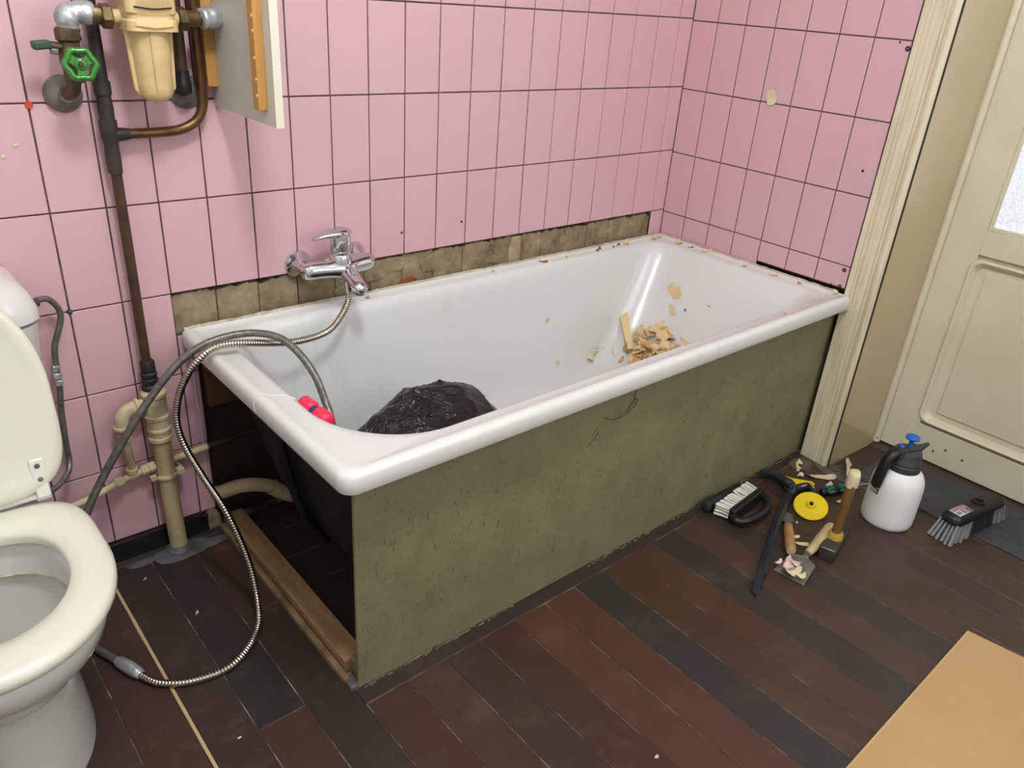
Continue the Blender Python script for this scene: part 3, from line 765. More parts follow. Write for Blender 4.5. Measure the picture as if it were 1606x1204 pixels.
# ------------------------------------------------ valve, unions and filter
va = thing('stop_valve', 'old brass stop valve with green handwheel on pink tiles', 'valve', (-1.857, 0, 1.075))
build(MB().lathe([(.034, -.001), (.034, .003), (.032, .012), (.024, .021), (.014, .026), (.012, .034)], (-1.860, 0, 1.076), (0, -1, .0), 28), 'wall_flange', 'flange', va)
build(MB().tube(spline([(-1.857, -.02, 1.078), (-1.856, -.05, 1.085), (-1.855, -.072, 1.10), (-1.854, -.08, 1.125)], 6), [.0125]*19, 14), 'inlet_bend', 'bodyv', va)
vb = MB().lathe([(.013, 1.105), (.018, 1.11), (.018, 1.125), (.021, 1.14), (.020, 1.158), (.0165, 1.165), (.0165, 1.172), (.0215, 1.176), (.0215, 1.192), (.018, 1.196)], (-1.852, -.08, 0), (.0, 0, 1), 8)
build(vb, 'body', 'bodyv', va, 30)
build(MB().tube([(-1.852, -.08, 1.145), (-1.852, -.105, 1.143), (-1.853, -.135, 1.141)], [.015, .012, .008], 10), 'bonnet', 'bodyv', va)
# handwheel
wc = Vector((-1.853, -.135, 1.141)); wd = Vector((-.12, -1, .10)).normalized()
wa = Vector((1, 0, 0)); wa = (wa-wd*wa.dot(wd)).normalized(); wbv = wd.cross(wa)
wm = MB(); N = 60; ringv = []
for i in range(N):
    a = 2*math.pi*i/N; rad = .0228+.0016*math.cos(6*a)
    dirv = math.cos(a)*wa+math.sin(a)*wbv
    ringv.append([wc+dirv*rad+(.0058*math.cos(b))*dirv+(.0085*math.sin(b))*wd for b in [2*math.pi*k/10 for k in range(10)]])
ringv.append(ringv[0]); wm.loft(ringv, False, False)
for i in range(3):
    a = 2*math.pi*i/3+.5; dirv = math.cos(a)*wa+math.sin(a)*wbv; side = dirv.cross(wd)
    rg = []
    for rad, hw in ((.006, .0085), (.013, .0062), (.0195, .0085)):
        c = wc+dirv*rad
        rg.append([c-side*hw-wd*.003, c+side*hw-wd*.003, c+side*hw+wd*.003, c-side*hw+wd*.003])
    wm.loft(rg)
wm.lathe([(.0095, -.006), (.0105, -.003), (.0105, .003), (.009, .005), (.005, .0055)], wc, wd, 20)
hw = build(wm, 'handwheel', 'greenwheel', va, 60)
build(MB().lathe([(.005, 0), (.005, .0075), (.003, .009)], wc, wd, 8), 'spindle_nut', 'bodyv', hw, 30)
dc = MB().tube([(-1.862, -.08, 1.163), (-1.885, -.082, 1.166)], [.008, .0075], 10)
dco = build(dc, 'drain_cock', 'bodyv', va)
build(MB().box(-1.912, -1.884, -.094, -.070, 1.160, 1.174, Matrix.Rotation(math.radians(-6), 3, 'Y')), 'cock_handle', 'greendark', dco, 30, .003)
build(MB().box(-1.885, -1.872, -.088, -.076, 1.152, 1.162), 'cock_clip', 'steel', dco, 30, .002)
ge = MB().tube(spline([(-1.850, -.08, 1.180), (-1.850, -.08, 1.200), (-1.848, -.08, 1.212), (-1.838, -.08, 1.219), (-1.818, -.08, 1.220), (-1.806, -.08, 1.220)], 5), [.0185, .019, .0195, .0175, .0175, .018, .0195, .020, .0205, .021, .021, .021, .0205, .020, .0185, .0175, .0175, .0185, .0195, .0205, .0205, .0205, .020, .019, .0185, .0175], 14)
build(ge, 'galvanised_elbow', 'galv', va)

wf = thing('water_filter', 'yellowed plastic water filter hung between brass unions', 'filter', (-1.722, -.10, 1.07))
fb = []
for z, q in ((1.0715, .004), (1.073, .016), (1.079, .026), (1.088, .0305), (1.10, .0318), (1.15, .0338), (1.198, .0352)):
    fb.append([Vector((-1.722+q*math.cos(a), -.10+q*math.sin(a), z)) for a in [2*math.pi*k/32 for k in range(32)]])
bowl = build(MB().loft(fb), 'bowl', 'filt', wf, 50)
build(MB().lathe([(.004, 0), (.004, .003), (.002, .004)], (-1.722, -.10, 1.072), (0, 0, -1), 10), 'drain_nub', 'filt', bowl)
ribm = MB()
for sx, a in ((-1, .0), (1, .0)):
    x0 = -1.722+sx*.036
    ribm.loft([[Vector((x0-.007, -.103, 1.198)), Vector((x0+.007, -.103, 1.198)), Vector((x0+.007, -.095, 1.198)), Vector((x0-.007, -.095, 1.198))],
               [Vector((x0-.007-sx*.005, -.103, 1.095)), Vector((x0+.007-sx*.005, -.103, 1.095)), Vector((x0+.007-sx*.005, -.095, 1.095)), Vector((x0-.007-sx*.005, -.095, 1.095))],
               [Vector((x0-.005-sx*.012, -.102, 1.082)), Vector((x0+.003-sx*.012, -.102, 1.082)), Vector((x0+.003-sx*.012, -.096, 1.082)), Vector((x0-.005-sx*.012, -.096, 1.082))]])
build(ribm, 'side_rib', 'filt', bowl, 30, .002)
build(MB().tube(spline([(-1.729, -.1325, 1.092), (-1.730, -.1345, 1.14), (-1.731, -.136, 1.197)], 4), .0009, 6), 'mould_seam', 'filt', bowl)
hd = MB()
hd.loft([rrect(-1.767, -1.677, -.142, -.058, .016, 1.196, 6, 2), rrect(-1.767, -1.677, -.142, -.058, .016, 1.212, 6, 2), rrect(-1.763, -1.681, -.139, -.060, .016, 1.216, 6, 2), rrect(-1.763, -1.681, -.139, -.060, .016, 1.222, 6, 2), rrect(-1.766, -1.678, -.142, -.058, .016, 1.226, 6, 2), rrect(-1.766, -1.678, -.142, -.058, .02, 1.30, 6, 2), rrect(-1.750, -1.694, -.128, -.075, .02, 1.312, 6, 2)])
head = build(hd, 'head', 'filt', wf, 40)
build(MB().tube(spline([(-1.755, -.1435, 1.236), (-1.722, -.1445, 1.233), (-1.69, -.1435, 1.236)], 5), .0013, 6), 'groove', 'ink', head)
build(MB().tube(spline([(-1.755, -.1425, 1.206), (-1.722, -.144, 1.203), (-1.69, -.1425, 1.206)], 5), .002, 6), 'lower_lip', 'filt', head)
build(MB().tube([(-1.782, -.09, 1.216), (-1.66, -.09, 1.216)], .0125, 14), 'port', 'filt', wf)
for sx, xc in ((-1, -1.788), (1, -1.655)):
    un = MB().lathe([(.0195, -.009), (.0215, -.007), (.0215, .007), (.0195, .009)], (xc, -.088, 1.216), (1, 0, 0), 6, hint=(0, .3, 1))
    build(un, 'union_nut', 'brass', wf, 25)
build(MB().tube([(-1.832, -.082, 1.219), (-1.812, -.084, 1.218), (-1.811, -.084, 1.218), (-1.79, -.086, 1.217)], [.0135, .0135, .016, .016], 12), 'inlet_tail', 'brass', wf, 30)
build(MB().tube([(-1.65, -.086, 1.216), (-1.625, -.084, 1.217), (-1.624, -.084, 1.217), (-1.60, -.08, 1.218)], [.0145, .0145, .012, .012], 12), 'outlet_tail', 'brass', wf, 30)
build(MB().tube(spline([(-1.618, -.082, 1.217), (-1.605, -.08, 1.218), (-1.588, -.072, 1.220), (-1.580, -.055, 1.221), (-1.580, -.02, 1.222), (-1.580, .004, 1.222)], 5), [.0165, .019, .018, .0195, .018, .0175, .019, .0205, .021, .0205, .021, .0215, .021, .0205, .0205, .020, .0195, .019, .019, .019, .018, .018, .018, .018, .018, .018], 14), 'outlet_elbow', 'galv', wf)

# hanging cabinet side
hg = thing('cabinet_side', 'white laminate cabinet side hanging on the wall with pine battens', 'panel', (-1.567, -.15, 1.047))
build(MB().box(-1.5745, -1.5595, -.292, -.001, 1.046, 1.9), 'board', 'hang', hg, 0, .0006)
build(MB().box(-1.5748, -1.5592, -.2935, -.291, 1.046, 1.9), 'front_edge', 'hangedge', hg, 0)
build(MB().box(-1.592, -1.5745, -.262, -.238, 1.074, 1.9), 'batten', 'pine', hg, 0, .0015)
build(MB().box(-1.596, -1.5745, -.034, -.004, 1.088, 1.9), 'batten', 'pine', hg, 0, .0015)
for z in (1.10, 1.128, 1.165, 1.21, 1.235): build(MB().lathe([(.003, 0), (.003, .0012)], (-1.592, -.258, z), (-1, 0, 0), 8), 'nail_hole', 'scrapw', bpy.data.objects['batten'])
tag(lump(-1.9265, -1.9125, 1.050, 1.0655, -.004, 'red', 'red_plug', 12, None), 'small red wall plug in the tile joint left of the stop valve', 'plug')
bpy.data.objects['red_plug'].parent = None

# ================================================================== MIXER
fx = thing('bath_mixer', 'chrome wall mixer tap with lever above the bathtub rim', 'tap', (-1.33, 0, .675))
for x in (-1.408, -1.252):
    build(MB().lathe([(.0345, 0), (.0345, .002), (.031, .007), (.016, .030), (.0145, .036)], (x, -.001, .672), (0, -1, 0), 30), 'escutcheon', 'chrome', fx, 50)
    build(MB().lathe([(.0165, 0), (.0165, .016), (.015, .018)], (x, -.034, .672), (0, -1, 0), 8), 'union_nut', 'chrome', fx, 25)
bd = []
for x, ry, rz_, y, z in ((-1.428, .008, .008, -.062, .672), (-1.424, .0155, .0155, -.063, .672), (-1.408, .0185, .0175, -.065, .672), (-1.385, .019, .0175, -.068, .672), (-1.36, .021, .0175, -.072, .672), (-1.33, .027, .021, -.077, .671), (-1.30, .021, .0175, -.072, .672), (-1.275, .019, .0175, -.068, .672), (-1.252, .0185, .0175, -.065, .672), (-1.236, .0155, .0155, -.063, .672), (-1.232, .008, .008, -.062, .672)):
    bd.append([Vector((x, y+1.22*ry*math.cos(a), z+1.22*rz_*math.sin(a))) for a in [2*math.pi*k/20 for k in range(20)]])
build(MB().loft(bd), 'body', 'chrome', fx, 60)
build(MB().lathe([(.027, .68), (.027, .705), (.0248, .708), (.0258, .711), (.0258, .716)], (-1.33, -.075, 0), (0, 0, 1), 26), 'column', 'chrome', fx, 50)
lv = []
def sec(x, hw, z0, z1, y):
    return [Vector((x, y+hw*math.cos(a)*1.0, (z0+z1)/2+(z1-z0)/2*math.sin(a))) for a in [2*math.pi*k/16 for k in range(16)]]
build(MB().lathe([(.0245, .716), (.0258, .720), (.0258, .750), (.0245, .762), (.019, .769), (.008, .772)], (-1.33, -.075, 0), (0, 0, 1), 26), 'cartridge_cap', 'chrome', fx, 60)
for x, hw_, z0, z1 in ((-1.306, .010, .750, .768), (-1.33, .0245, .744, .774), (-1.352, .023, .750, .772), (-1.375, .0185, .752, .767), (-1.392, .0145, .750, .762), (-1.403, .009, .749, .756), (-1.406, .003, .750, .754)):
    lv.append(sec(x, hw_, z0, z1, -.077))
build(MB().loft(lv), 'lever', 'chrome', fx, 60)
sp = []
for y, hw_, z0, z1 in ((-.07, .022, .655, .69), (-.09, .021, .650, .684), (-.115, .0185, .642, .672), (-.135, .017, .634, .663), (-.152, .016, .629, .656), (-.163, .012, .630, .650), (-.167, .005, .635, .645)):
    sp.append([Vector((-1.322+1.15*hw_*math.cos(a), y, (z0+z1)/2+1.15*(z1-z0)/2*math.sin(a))) for a in [2*math.pi*k/18 for k in range(18)]])
build(MB().loft(sp), 'spout', 'chrome', fx, 60)
build(MB().lathe([(.009, .66), (.009, .686), (.0075, .690), (.001, .691)], (-1.322, -.118, 0), (0, 0, 1), 16), 'diverter', 'chrome', fx, 50)
build(MB().lathe([(.0115, 0), (.0115, .012), (.010, .013)], (-1.322, -.150, .624), (0, 0, 1), 16), 'aerator', 'steel', fx, 40)
build(MB().lathe([(.0115, .012), (.0115, 0), (.0095, -.004), (.0095, -.02)], (-1.322, -.098, .634), (-.05, 0, 1), 14), 'hose_outlet', 'chrome', fx, 40)

# ================================================================== SHOWER HOSE
shh = thing('shower_hose', 'ribbed chrome shower hose looping from the mixer tap to the floor', 'hose', (-1.75, -.3, .3))
P = spline([(-1.322, -.098, .618), (-1.327, -.10, .59), (-1.35, -.108, .562), (-1.386, -.12, .538), (-1.43, -.13, .531), (-1.50, -.15, .540), (-1.56, -.163, .556), (-1.625, -.178, .577), (-1.672, -.183, .586), (-1.706, -.185, .583), (-1.733, -.183, .565), (-1.755, -.175, .535), (-1.775, -.158, .48), (-1.785, -.153, .42), (-1.78, -.168, .36),
            (-1.765, -.222, .30), (-1.75, -.28, .25), (-1.737, -.314, .186), (-1.728, -.343, .111), (-1.732, -.375, .045), (-1.75, -.415, .014), (-1.785, -.455, .010), (-1.848, -.490, .009), (-1.923, -.480, .009), (-1.975, -.447, .009), (-1.998, -.405, .010)], 14)
P = resample(P, .0016)
build(MB().tube(P, [.0084 if (i % 4) in (0, 1) else .0070 for i in range(len(P))], 10), 'ribbed_tube', 'hose', shh, 180)
build(MB().tube([(-1.997, -.407, .011), (-2.000, -.400, .012), (-2.012, -.370, .013), (-2.021, -.348, .013), (-2.024, -.342, .012)], [.0095, .0125, .0135, .0120, .009], 16), 'connector', 'galv', shh)
gh = thing('extension_hose', 'smooth grey hose rising from behind the toilet over the tub rim', 'hose', (-1.85, -.15, .4))
P = spline([(-2.020, -.346, .011), (-2.035, -.31, .010), (-2.052, -.26, .011), (-2.065, -.20, .03), (-2.055, -.15, .09), (-2.02, -.135, .17), (-1.985, -.135, .255), (-1.940, -.122, .318), (-1.88, -.12, .401), (-1.824, -.12, .47), (-1.765, -.125, .533), (-1.712, -.130, .568), (-1.656, -.138, .583), (-1.598, -.16, .588), (-1.556, -.20, .581), (-1.535, -.25, .556), (-1.525, -.30, .519), (-1.520, -.33, .47), (-1.523, -.36, .44), (-1.535, -.40, .36)], 12)
P = resample(P, .0022)
build(MB().tube(P, [.0086 if (i % 3) else .0082 for i in range(len(P))], 12), 'tube', 'greyhose', gh, 180)

# ================================================================== BIN BAG
def bag():
    import bmesh
    bm = bmesh.new(); bmesh.ops.create_icosphere(bm, subdivisions=6, radius=1)
    for v in bm.verts:
        d = v.co.copy()
        t = (d.x+1)/2                                   # 0 at the drawn-out left end, 1 at the right
        x = -1.575+.515*t
        wy = .20*min(1, .55+t*.9)
        ht = .265+.035*min(1, t*2)-.02*max(0, t-.85)/.15
        s = math.sqrt(max(0, 1-d.x*d.x)); cy, cz = (d.y/s, d.z/s) if s > 1e-4 else (0, 0)
        s2 = s**(.62 if t < .5 else .62-.27*(t-.5)/.5)
        p = Vector((x, -.425+.04*t+wy*cy*s2, .145+(ht*cz*s2 if cz > 0 else .03*cz*s2)))
        q = Vector((p.x*4.0, p.y*4.5, p.z*4.5))
        w_ = noise.noise(q*.8+Vector((3, 1, 4)))
        fold = (1-abs(noise.noise(Vector((q.x*.7+w_, q.y*1.9, q.z*1.9))+Vector((4, 4, 9)))))**4
        fold2 = (1-abs(noise.noise(Vector((q.x*2.2+w_*2, q.y*3.2, q.z*3.2))+Vector((9, 4, 2)))))**5
        n = Vector((d.x*.5, cy, cz)).normalized()
        p += n*(.022*w_+.020*(fold-.4)+.009*(fold2-.3)+.05*max(0, t-.72)*noise.noise(q*1.9))
        hh = tubpos(min(max(p.x, -1.6), -.1), min(max(p.y, -.66), -.05))[0]
        p.z = max(p.z, hh.z+.003)
        v.co = p
    me = bpy.data.meshes.new('bin_bag'); bm.to_mesh(me); bm.free()
    me.polygons.foreach_set('use_smooth', [True]*len(me.polygons)); me.materials.append(M['bag'])
    return link(bpy.data.objects.new('bin_bag', me))
bg = bag()
tag(bg, 'crumpled black plastic bin bag lying inside the bathtub', 'bag')
# pink and blue clip inside the rim
pk = thing('shower_head_holder', 'pink and blue plastic piece inside the left end of the bathtub', 'holder', (-1.60, -.44, .53))
def pill(c, d, L, q):
    d = Vector(d).normalized(); c = Vector(c)
    return MB().lathe([(q*.35, -L), (q*.8, -L*.93), (q, -L*.7), (q, L*.7), (q*.8, L*.93), (q*.35, L)], c, d, 16)
build(pill((-1.607, -.425, .527), (.15, -1, -.05), .020, .0165), 'pink_end', 'pink', pk, 50)
build(pill((-1.602, -.476, .522), (.15, -1, -.05), .021, .0175), 'pink_end', 'pink', pk, 50)
build(pill((-1.605, -.450, .524), (.15, -1, -.05), .012, .012), 'blue_joint', 'navy', pk, 50)

# ================================================================== SCRAPS IN THE TUB
PG = 'tan scraps heaped at the far end of the tub'
pr2 = random.Random(5)
for i in range(46):
    a = pr2.uniform(0, 6.28); q = math.sqrt(pr2.random())
    x = -.262+.062*q*math.cos(a); y = -.245+.105*q*math.sin(a)
    h, n = tubpos(x, y)
    up = Vector((pr2.uniform(-.55, .55), pr2.uniform(-.75, .15), 1)).normalized().lerp(n, .35)
    hz = (1-q)*.050*pr2.uniform(.3, 1)+.004
    flake('paper_scrap', 'tan paper scrap in the heap at the far end of the tub', h+n*hz, pr2.uniform(.032, .075), pr2.uniform(.016, .034), up, pr2.uniform(0, 6.28), pr2.uniform(-.22, .3), i, 'scrap' if pr2.random() < .8 else 'scrapb', PG, twist=pr2.uniform(-.5, .5))
def tubflake(label, x, y, L, W, rz, curl=.05, seed=0, m='scrap', name='paper_scrap', tilt=None, lift=0, **k):
    h, n = tubpos(x, y)
    return flake(name, label, h+n*lift, L, W, tilt or n, rz, curl, seed, m, **k)
# the long strip standing out of the heap
def ribbon(name, label, pts, wid, side, m='scrap', thick=.0007):
    pts = spline(pts, 6); side = Vector(side).normalized(); N = len(pts)
    a = []; 
    for i, p in enumerate(pts):
        wv = wid[0]+(wid[1]-wid[0])*i/(N-1); wv *= 1+.05*math.sin(i*1.7)
        t = (pts[min(i+1, N-1)]-pts[max(i-1, 0)]).normalized(); nn = t.cross(side).normalized()
        a.append([p-side*wv/2-nn*thick, p+side*wv/2-nn*thick, p+side*wv/2+nn*thick, p-side*wv/2+nn*thick])
    return tag(build(MB().loft(a), name, m, None, 30), label, 'scrap')
ribbon('paper_strip', 'long tan strip standing out of the heap of scraps in the tub', [(-.305, -.190, .250), (-.285, -.15, .285), (-.258, -.108, .318), (-.236, -.068, .345)], (.018, .034), (.75, -.55, .25))
tubflake('largest torn tan scrap stuck high on the sloping tub end', -.132, -.202, .064, .034, 1.25, .02, 3, taper=.25)
tubflake('oval tan scrap on the tub slope below the largest torn one', -.163, -.228, .044, .019, .85, .03, 4)
tubflake('upright tan scrap on the tub slope right of the heap', -.203, -.340, .040, .017, 1.45, .03, 5)
tubflake('thin tan sliver on the tub slope right of the heap', -.200, -.315, .022, .006, 1.2, .03, 6)
tubflake('pale crumpled scrap on the tub bottom left of the heap', -.41, -.105, .040, .024, .3, .15, 7, 'scrapw', twist=.6)
tubflake('narrow tan sliver left of the heap leaning toward it', -.365, -.100, .034, .008, -.3, .1, 8)
tubflake('pale narrow sliver standing just left of the heap', -.33, -.135, .034, .008, 1.2, .1, 9, 'scrapw', tilt=(.3, -.6, .7))
tubflake('dark brown sliver at the foot of the heap in the tub', -.325, -.170, .030, .012, .2, .1, 10, 'scrapb')
tubflake('pointed tan scrap in the tub right of the bin bag', -.93, -.42, .055, .022, 1.5, .1, 11, tilt=(0, -.9, .4), taper=.8)
tubflake('small tan triangle on the far tub bottom', -.56, -.10, .018, .012, .8, .05, 12, taper=.8)
tubflake('tiny brown chip on the far tub wall bottom', -.60, -.072, .014, .008, .8, .05, 13, 'scrapb')
tubflake('tiny grey chip low on the tub slope', -.155, -.275, .010, .006, .2, .05, 14, 'chip', name='chip')
tubflake('tiny tan curl high on the tub slope right side', -.135, -.352, .014, .004, 1.5, .3, 15, 'scrapb', name='chip')
# crumbs along the rim
rim = [('tan crumpled scrap on the far rim by the corner', -.066, -.030, .030, .018, .4, 'scrap'), ('cream scrap in the far corner of the tub rim', -.034, -.026, .026, .016, 1.2, 'scrapw'),
       ('round tan scrap on the end rim nearest the corner', -.030, -.115, .026, .020, .5, 'scrap'), ('tan sliver on the end rim below the second tile', -.022, -.228, .034, .010, -.9, 'scrap'),
       ('tan chip on the end rim below the fourth tile', -.035, -.390, .024, .010, -.2, 'scrap'), ('thin tan sliver on the end rim below the fifth tile', -.035, -.495, .026, .006, -1.1, 'scrapb'),
       ('brown chip on the end rim near the door trim', -.030, -.585, .016, .012, .9, 'scrapb'), ('tan sliver lying on the front rim near the door trim', -.30, -.705, .026, .007, .3, 'scrap'),
       ('tan tuft of scraps on the back rim near the corner', -.205, -.020, .024, .020, .5, 'scrap'), ('dark chip on the back rim near the corner', -.245, -.022, .016, .008, .1, 'chip'),
       ('dark speck on the back rim left of the tan tuft', -.275, -.028, .012, .006, .9, 'chip'), ('dark crumb farther left on the back rim', -.335, -.020, .010, .010, .9, 'chip'),
       ('second dark crumb farther left on the back rim', -.355, -.030, .009, .009, .2, 'chip'), ('rusty sliver on the back rim near its middle', -.60, -.030, .028, .008, -.5, 'brick'),
       ('thin brown sliver on the back rim near its middle', -.50, -.032, .014, .005, .7, 'scrapb'), ('grey chip on the rim beside the mixer spout', -1.23, -.030, .012, .010, .4, 'caulk'),
       ('small grey chip on the back rim left of its middle', -.80, -.028, .010, .008, .6, 'caulk'), ('grey sliver on the end rim below the first tile', -.03, -.165, .018, .005, -.6, 'chip'),
       ('pale crumb where the tub rim meets the door trim', -.02, -.70, .018, .014, .3, 'scrapw')]
for i, (lb, x, y, L, W, rz, m) in enumerate(rim):
    tubflake(lb, x, y, L, W, rz, .12, 30+i, m, name='chip' if m in ('chip', 'caulk', 'brick') else 'paper_scrap', twist=.3)
flake('paper_scrap', 'small brown scrap lying on top of the mixer body', (-1.362, -.068, .690), .020, .013, (0, -.2, 1), .5, .15, 60, 'scrapb')
# scrap stuck to the end wall
flake('paper_scrap', 'tan paper scrap stuck to the pink end wall', (-.001, -.341, 1.071), .045, .032, (-1, 0, .0), .3, .06, 61, 'scrapw', taper=.3)
flake('paint_fleck', 'upper white fleck on the pink tile at far left', (-1.953, -.001, .989), .010, .006, (0, -1, 0), .3, .0, 62, 'scrapw', lift=.0008)
flake('paint_fleck', 'lower white fleck on the pink tile at far left', (-1.978, -.001, .970), .008, .006, (0, -1, 0), 1.3, .0, 63, 'scrapw', lift=.0008)

# ================================================================== FLOOR SCRAPS
fsc = [('curved tan scrap lying at the foot of the door trim', -.082, -.838, .095, .026, -.75, .05, 'scrapw'), ('torn cream scrap at the corner of panel and trim', -.066, -.752, .030, .018, .4, .2, 'scrapw'),
       ('second cream scrap at the corner of panel and trim', -.09, -.765, .032, .012, 1.0, .2, 'scrap'), ('thin cream sliver at the corner of panel and trim', -.105, -.772, .030, .008, .3, .1, 'scrapw'),
       ('small tan oval scrap left of the curved one', -.128, -.795, .026, .017, .1, .05, 'scrapw'), ('pale scrap behind the yellow tool handle', -.185, -.795, .024, .016, .7, .2, 'scrapw'),
       ('crumbled white flakes behind the green screwdriver', -.11, -.882, .034, .018, .2, .25, 'scrapp'), ('pale scrap in front of the green screwdriver', -.16, -.945, .028, .012, -.4, .1, 'scrapw'),
       ('pointed pale scrap beside the small scraper blade', -.43, -.955, .030, .012, -1.0, .1, 'scrapw'), ('long pale scrap right of the small scraper handle', -.445, -.985, .042, .014, -1.0, .08, 'scrapw'),
       ('crumpled pale scrap behind the putty knife handle', -.425, -1.010, .028, .014, -.3, .25, 'scrapw'), ('white fleck below the yellow disc', -.365, -.925, .010, .006, .5, .05, 'scrapp'),
       ('pale scrap inside the scrub brush handle loop', -.49, -.845, .022, .014, .3, .1, 'scrapw'), ('white fleck in front of the broom', .03, -1.315, .012, .006, .4, .05, 'scrapp'),
       ('white fleck near the pink wall left of the hose', -1.895, -.11, .010, .004, .6, .05, 'scrapp'), ('white sliver on the dark plank inside the hose loop', -1.84, -.29, .012, .005, .9, .05, 'scrapp'),
       ('white fleck on the planks below the hose loop', -1.90, -.66, .008, .004, .2, .05, 'scrapp'), ('small white fleck beside the green panel corner', -1.66, -.30, .008, .004, .2, .05, 'scrapp'),
       ('white crumb on planks at the bottom of the photo', -1.29, -1.18, .010, .006, .2, .05, 'scrapp'), ('silver pin lying right of the hammer handle', -.005, -.935, .022, .006, .6, .02, 'steel')]
for i, (lb, x, y, L, W, rz, cu, m) in enumerate(fsc):
    nm = 'paint_fleck' if 'fleck' in lb or 'crumb' in lb.split()[1] else ('pin' if 'pin' in lb else 'paper_scrap')
    flake(nm, lb, (x, y, 0), L, W, (0, 0, 1), rz, cu, 80+i, m, twist=.2)

# ================================================================== TOOLS
# scrub brush on its side
br = thing('scrub_brush', 'scrub brush with white bristles and black loop handle', 'brush', (-.445, -.80, 0), rot=(0, 0, math.radians(5)))
build(MB().box(-.085, .085, -.012, .008, .004, .046), 'base', 'black', br, 30, .004)
bm_ = MB()
for i in range(17):
    for j in range(4):
        x = -.078+.156*i/16; z = .010+.0095*j
        fx_ = (i/16-.5)*.02
        bm_.tube([(x, .006, z), (x+fx_*.5+R.uniform(-.002, .002), .030, z+R.uniform(-.002, .002)), (x+fx_*.8+R.uniform(-.003, .003), .049, z+R.uniform(-.003, .003))], [.0032, .0036, .0042], 6)
o = build(bm_, 'bristles', 'bristle', br, 40); o['kind'] = 'stuff'
lp = spline([(-.083, -.006, .025), (-.092, -.024, .025), (-.070, -.044, .025), (-.02, -.054, .025), (.035, -.050, .025), (.070, -.030, .025), (.080, -.008, .025)], 6)
build(MB().tube(lp, [.012]*len(lp), 10), 'loop_handle', 'black', br)
hn = thing('black_tool_handle', 'black round tool handle lying against the foot of the olive panel', 'handle', (-.49, -.728, .018))
build(MB().tube([(-.548, -.733, .018), (-.544, -.733, .018), (-.50, -.731, .018), (-.47, -.729, .017)], [.012, .017, .017, .014], 14), 'grip', 'rubber', hn, 40)
build(MB().tube([(-.47, -.729, .017), (-.36, -.724, .015)], [.010, .009], 12), 'shaft', 'black', hn)
# wrecking bar
wbx = thing('wrecking_bar', 'dark blue steel wrecking bar lying across the planks', 'crowbar', (-.45, -.9, 0))
P = spline([(-.262, -.838, .018), (-.335, -.862, .015), (-.44, -.901, .014), (-.58, -.963, .014), (-.665, -1.0, .014)], 6)
build(MB().tube(P, .0128, 6), 'shaft', 'bar', wbx, 20)
P = spline([(-.285, -.846, .018), (-.262, -.842, .022), (-.248, -.828, .028), (-.246, -.800, .032), (-.243, -.762, .028), (-.238, -.722, .014)], 5)
build(MB().tube(P, [.013]*8+[.0155]*6+[.014]*6+[.012]*6, 8), 'hook', 'bar', wbx, 30)
for s in (-1, 1):
    build(MB().loft([[Vector((-.236+s*.006-.006, -.752, .018)), Vector((-.236+s*.006+.006, -.752, .018)), Vector((-.236+s*.006+.006, -.752, .032)), Vector((-.236+s*.006-.006, -.752, .032))],
                     [Vector((-.231+s*.011-.005, -.716, .004)), Vector((-.231+s*.011+.005, -.716, .004)), Vector((-.231+s*.011+.005, -.716, .010)), Vector((-.231+s*.011-.005, -.716, .010))]]), 'claw', 'steel', wbx, 30, .001)
build(MB().loft([[Vector((-.655, -.987, .006)), Vector((-.662, -1.008, .006)), Vector((-.662, -1.008, .026)), Vector((-.655, -.987, .026))],
                 [Vector((-.685, -.995, .004)), Vector((-.693, -1.021, .004)), Vector((-.693, -1.021, .022)), Vector((-.685, -.995, .022))],
                 [Vector((-.728, -1.016, .001)), Vector((-.736, -1.036, .001)), Vector((-.736, -1.036, .004)), Vector((-.728, -1.016, .004))]]), 'chisel_end', 'bar', wbx, 30, .002)
# yellow disc tool
yd = thing('disc_scraper', 'yellow disc on a yellow and black handle among the floor tools', 'tool', (-.27, -.905, 0))
tocam = Vector((-1.97, -.81, 1.25)).normalized()
dn = Vector((0, 0, 1)).lerp(tocam, .42).normalized()
dcn = Vector((-.292, -.920, .026))
build(MB().lathe([(.046, -.003), (.048, -.001), (.048, .002), (.0465, .0035), (.036, .004), (.015, .005), (.012, .010), (.010, .013)], dcn, dn, 40), 'disc', 'yellow', yd, 40)
build(MB().lathe([(.0062, 0), (.0062, .016), (.005, .018)], dcn, dn, 8), 'bolt', 'black', yd, 30)
sa = dn.cross(Vector((0, 0, 1))).normalized()
for o_ in (-.019, .019):
    c = dcn+dn*.0042; b_ = dn.cross(sa).normalized()
    build(MB().tube([c+b_*o_-sa*.036, c+b_*o_+sa*.036], .0012, 6), 'disc_rib', 'yellow', yd)
ph = MB().prism([(-.212, -.770), (-.200, -.800), (-.178, -.832), (-.163, -.850), (-.170, -.864), (-.186, -.862), (-.205, -.840), (-.236, -.826), (-.246, -.812)], .004, .026)
build(ph, 'handle', 'yellow', yd, 30, .004)
build(MB().tube(spline([(-.232, -.836, .016), (-.212, -.858, .030), (-.222, -.884, .034), (-.250, -.892, .032), (-.266, -.878, .026)], 6), .0115, 10), 'grip', 'rubber', yd)
build(MB().tube(spline([(-.228, -.850, .032), (-.214, -.868, .0425), (-.228, -.888, .046)], 5), .0016, 6), 'grip_line', 'scrapw', yd)
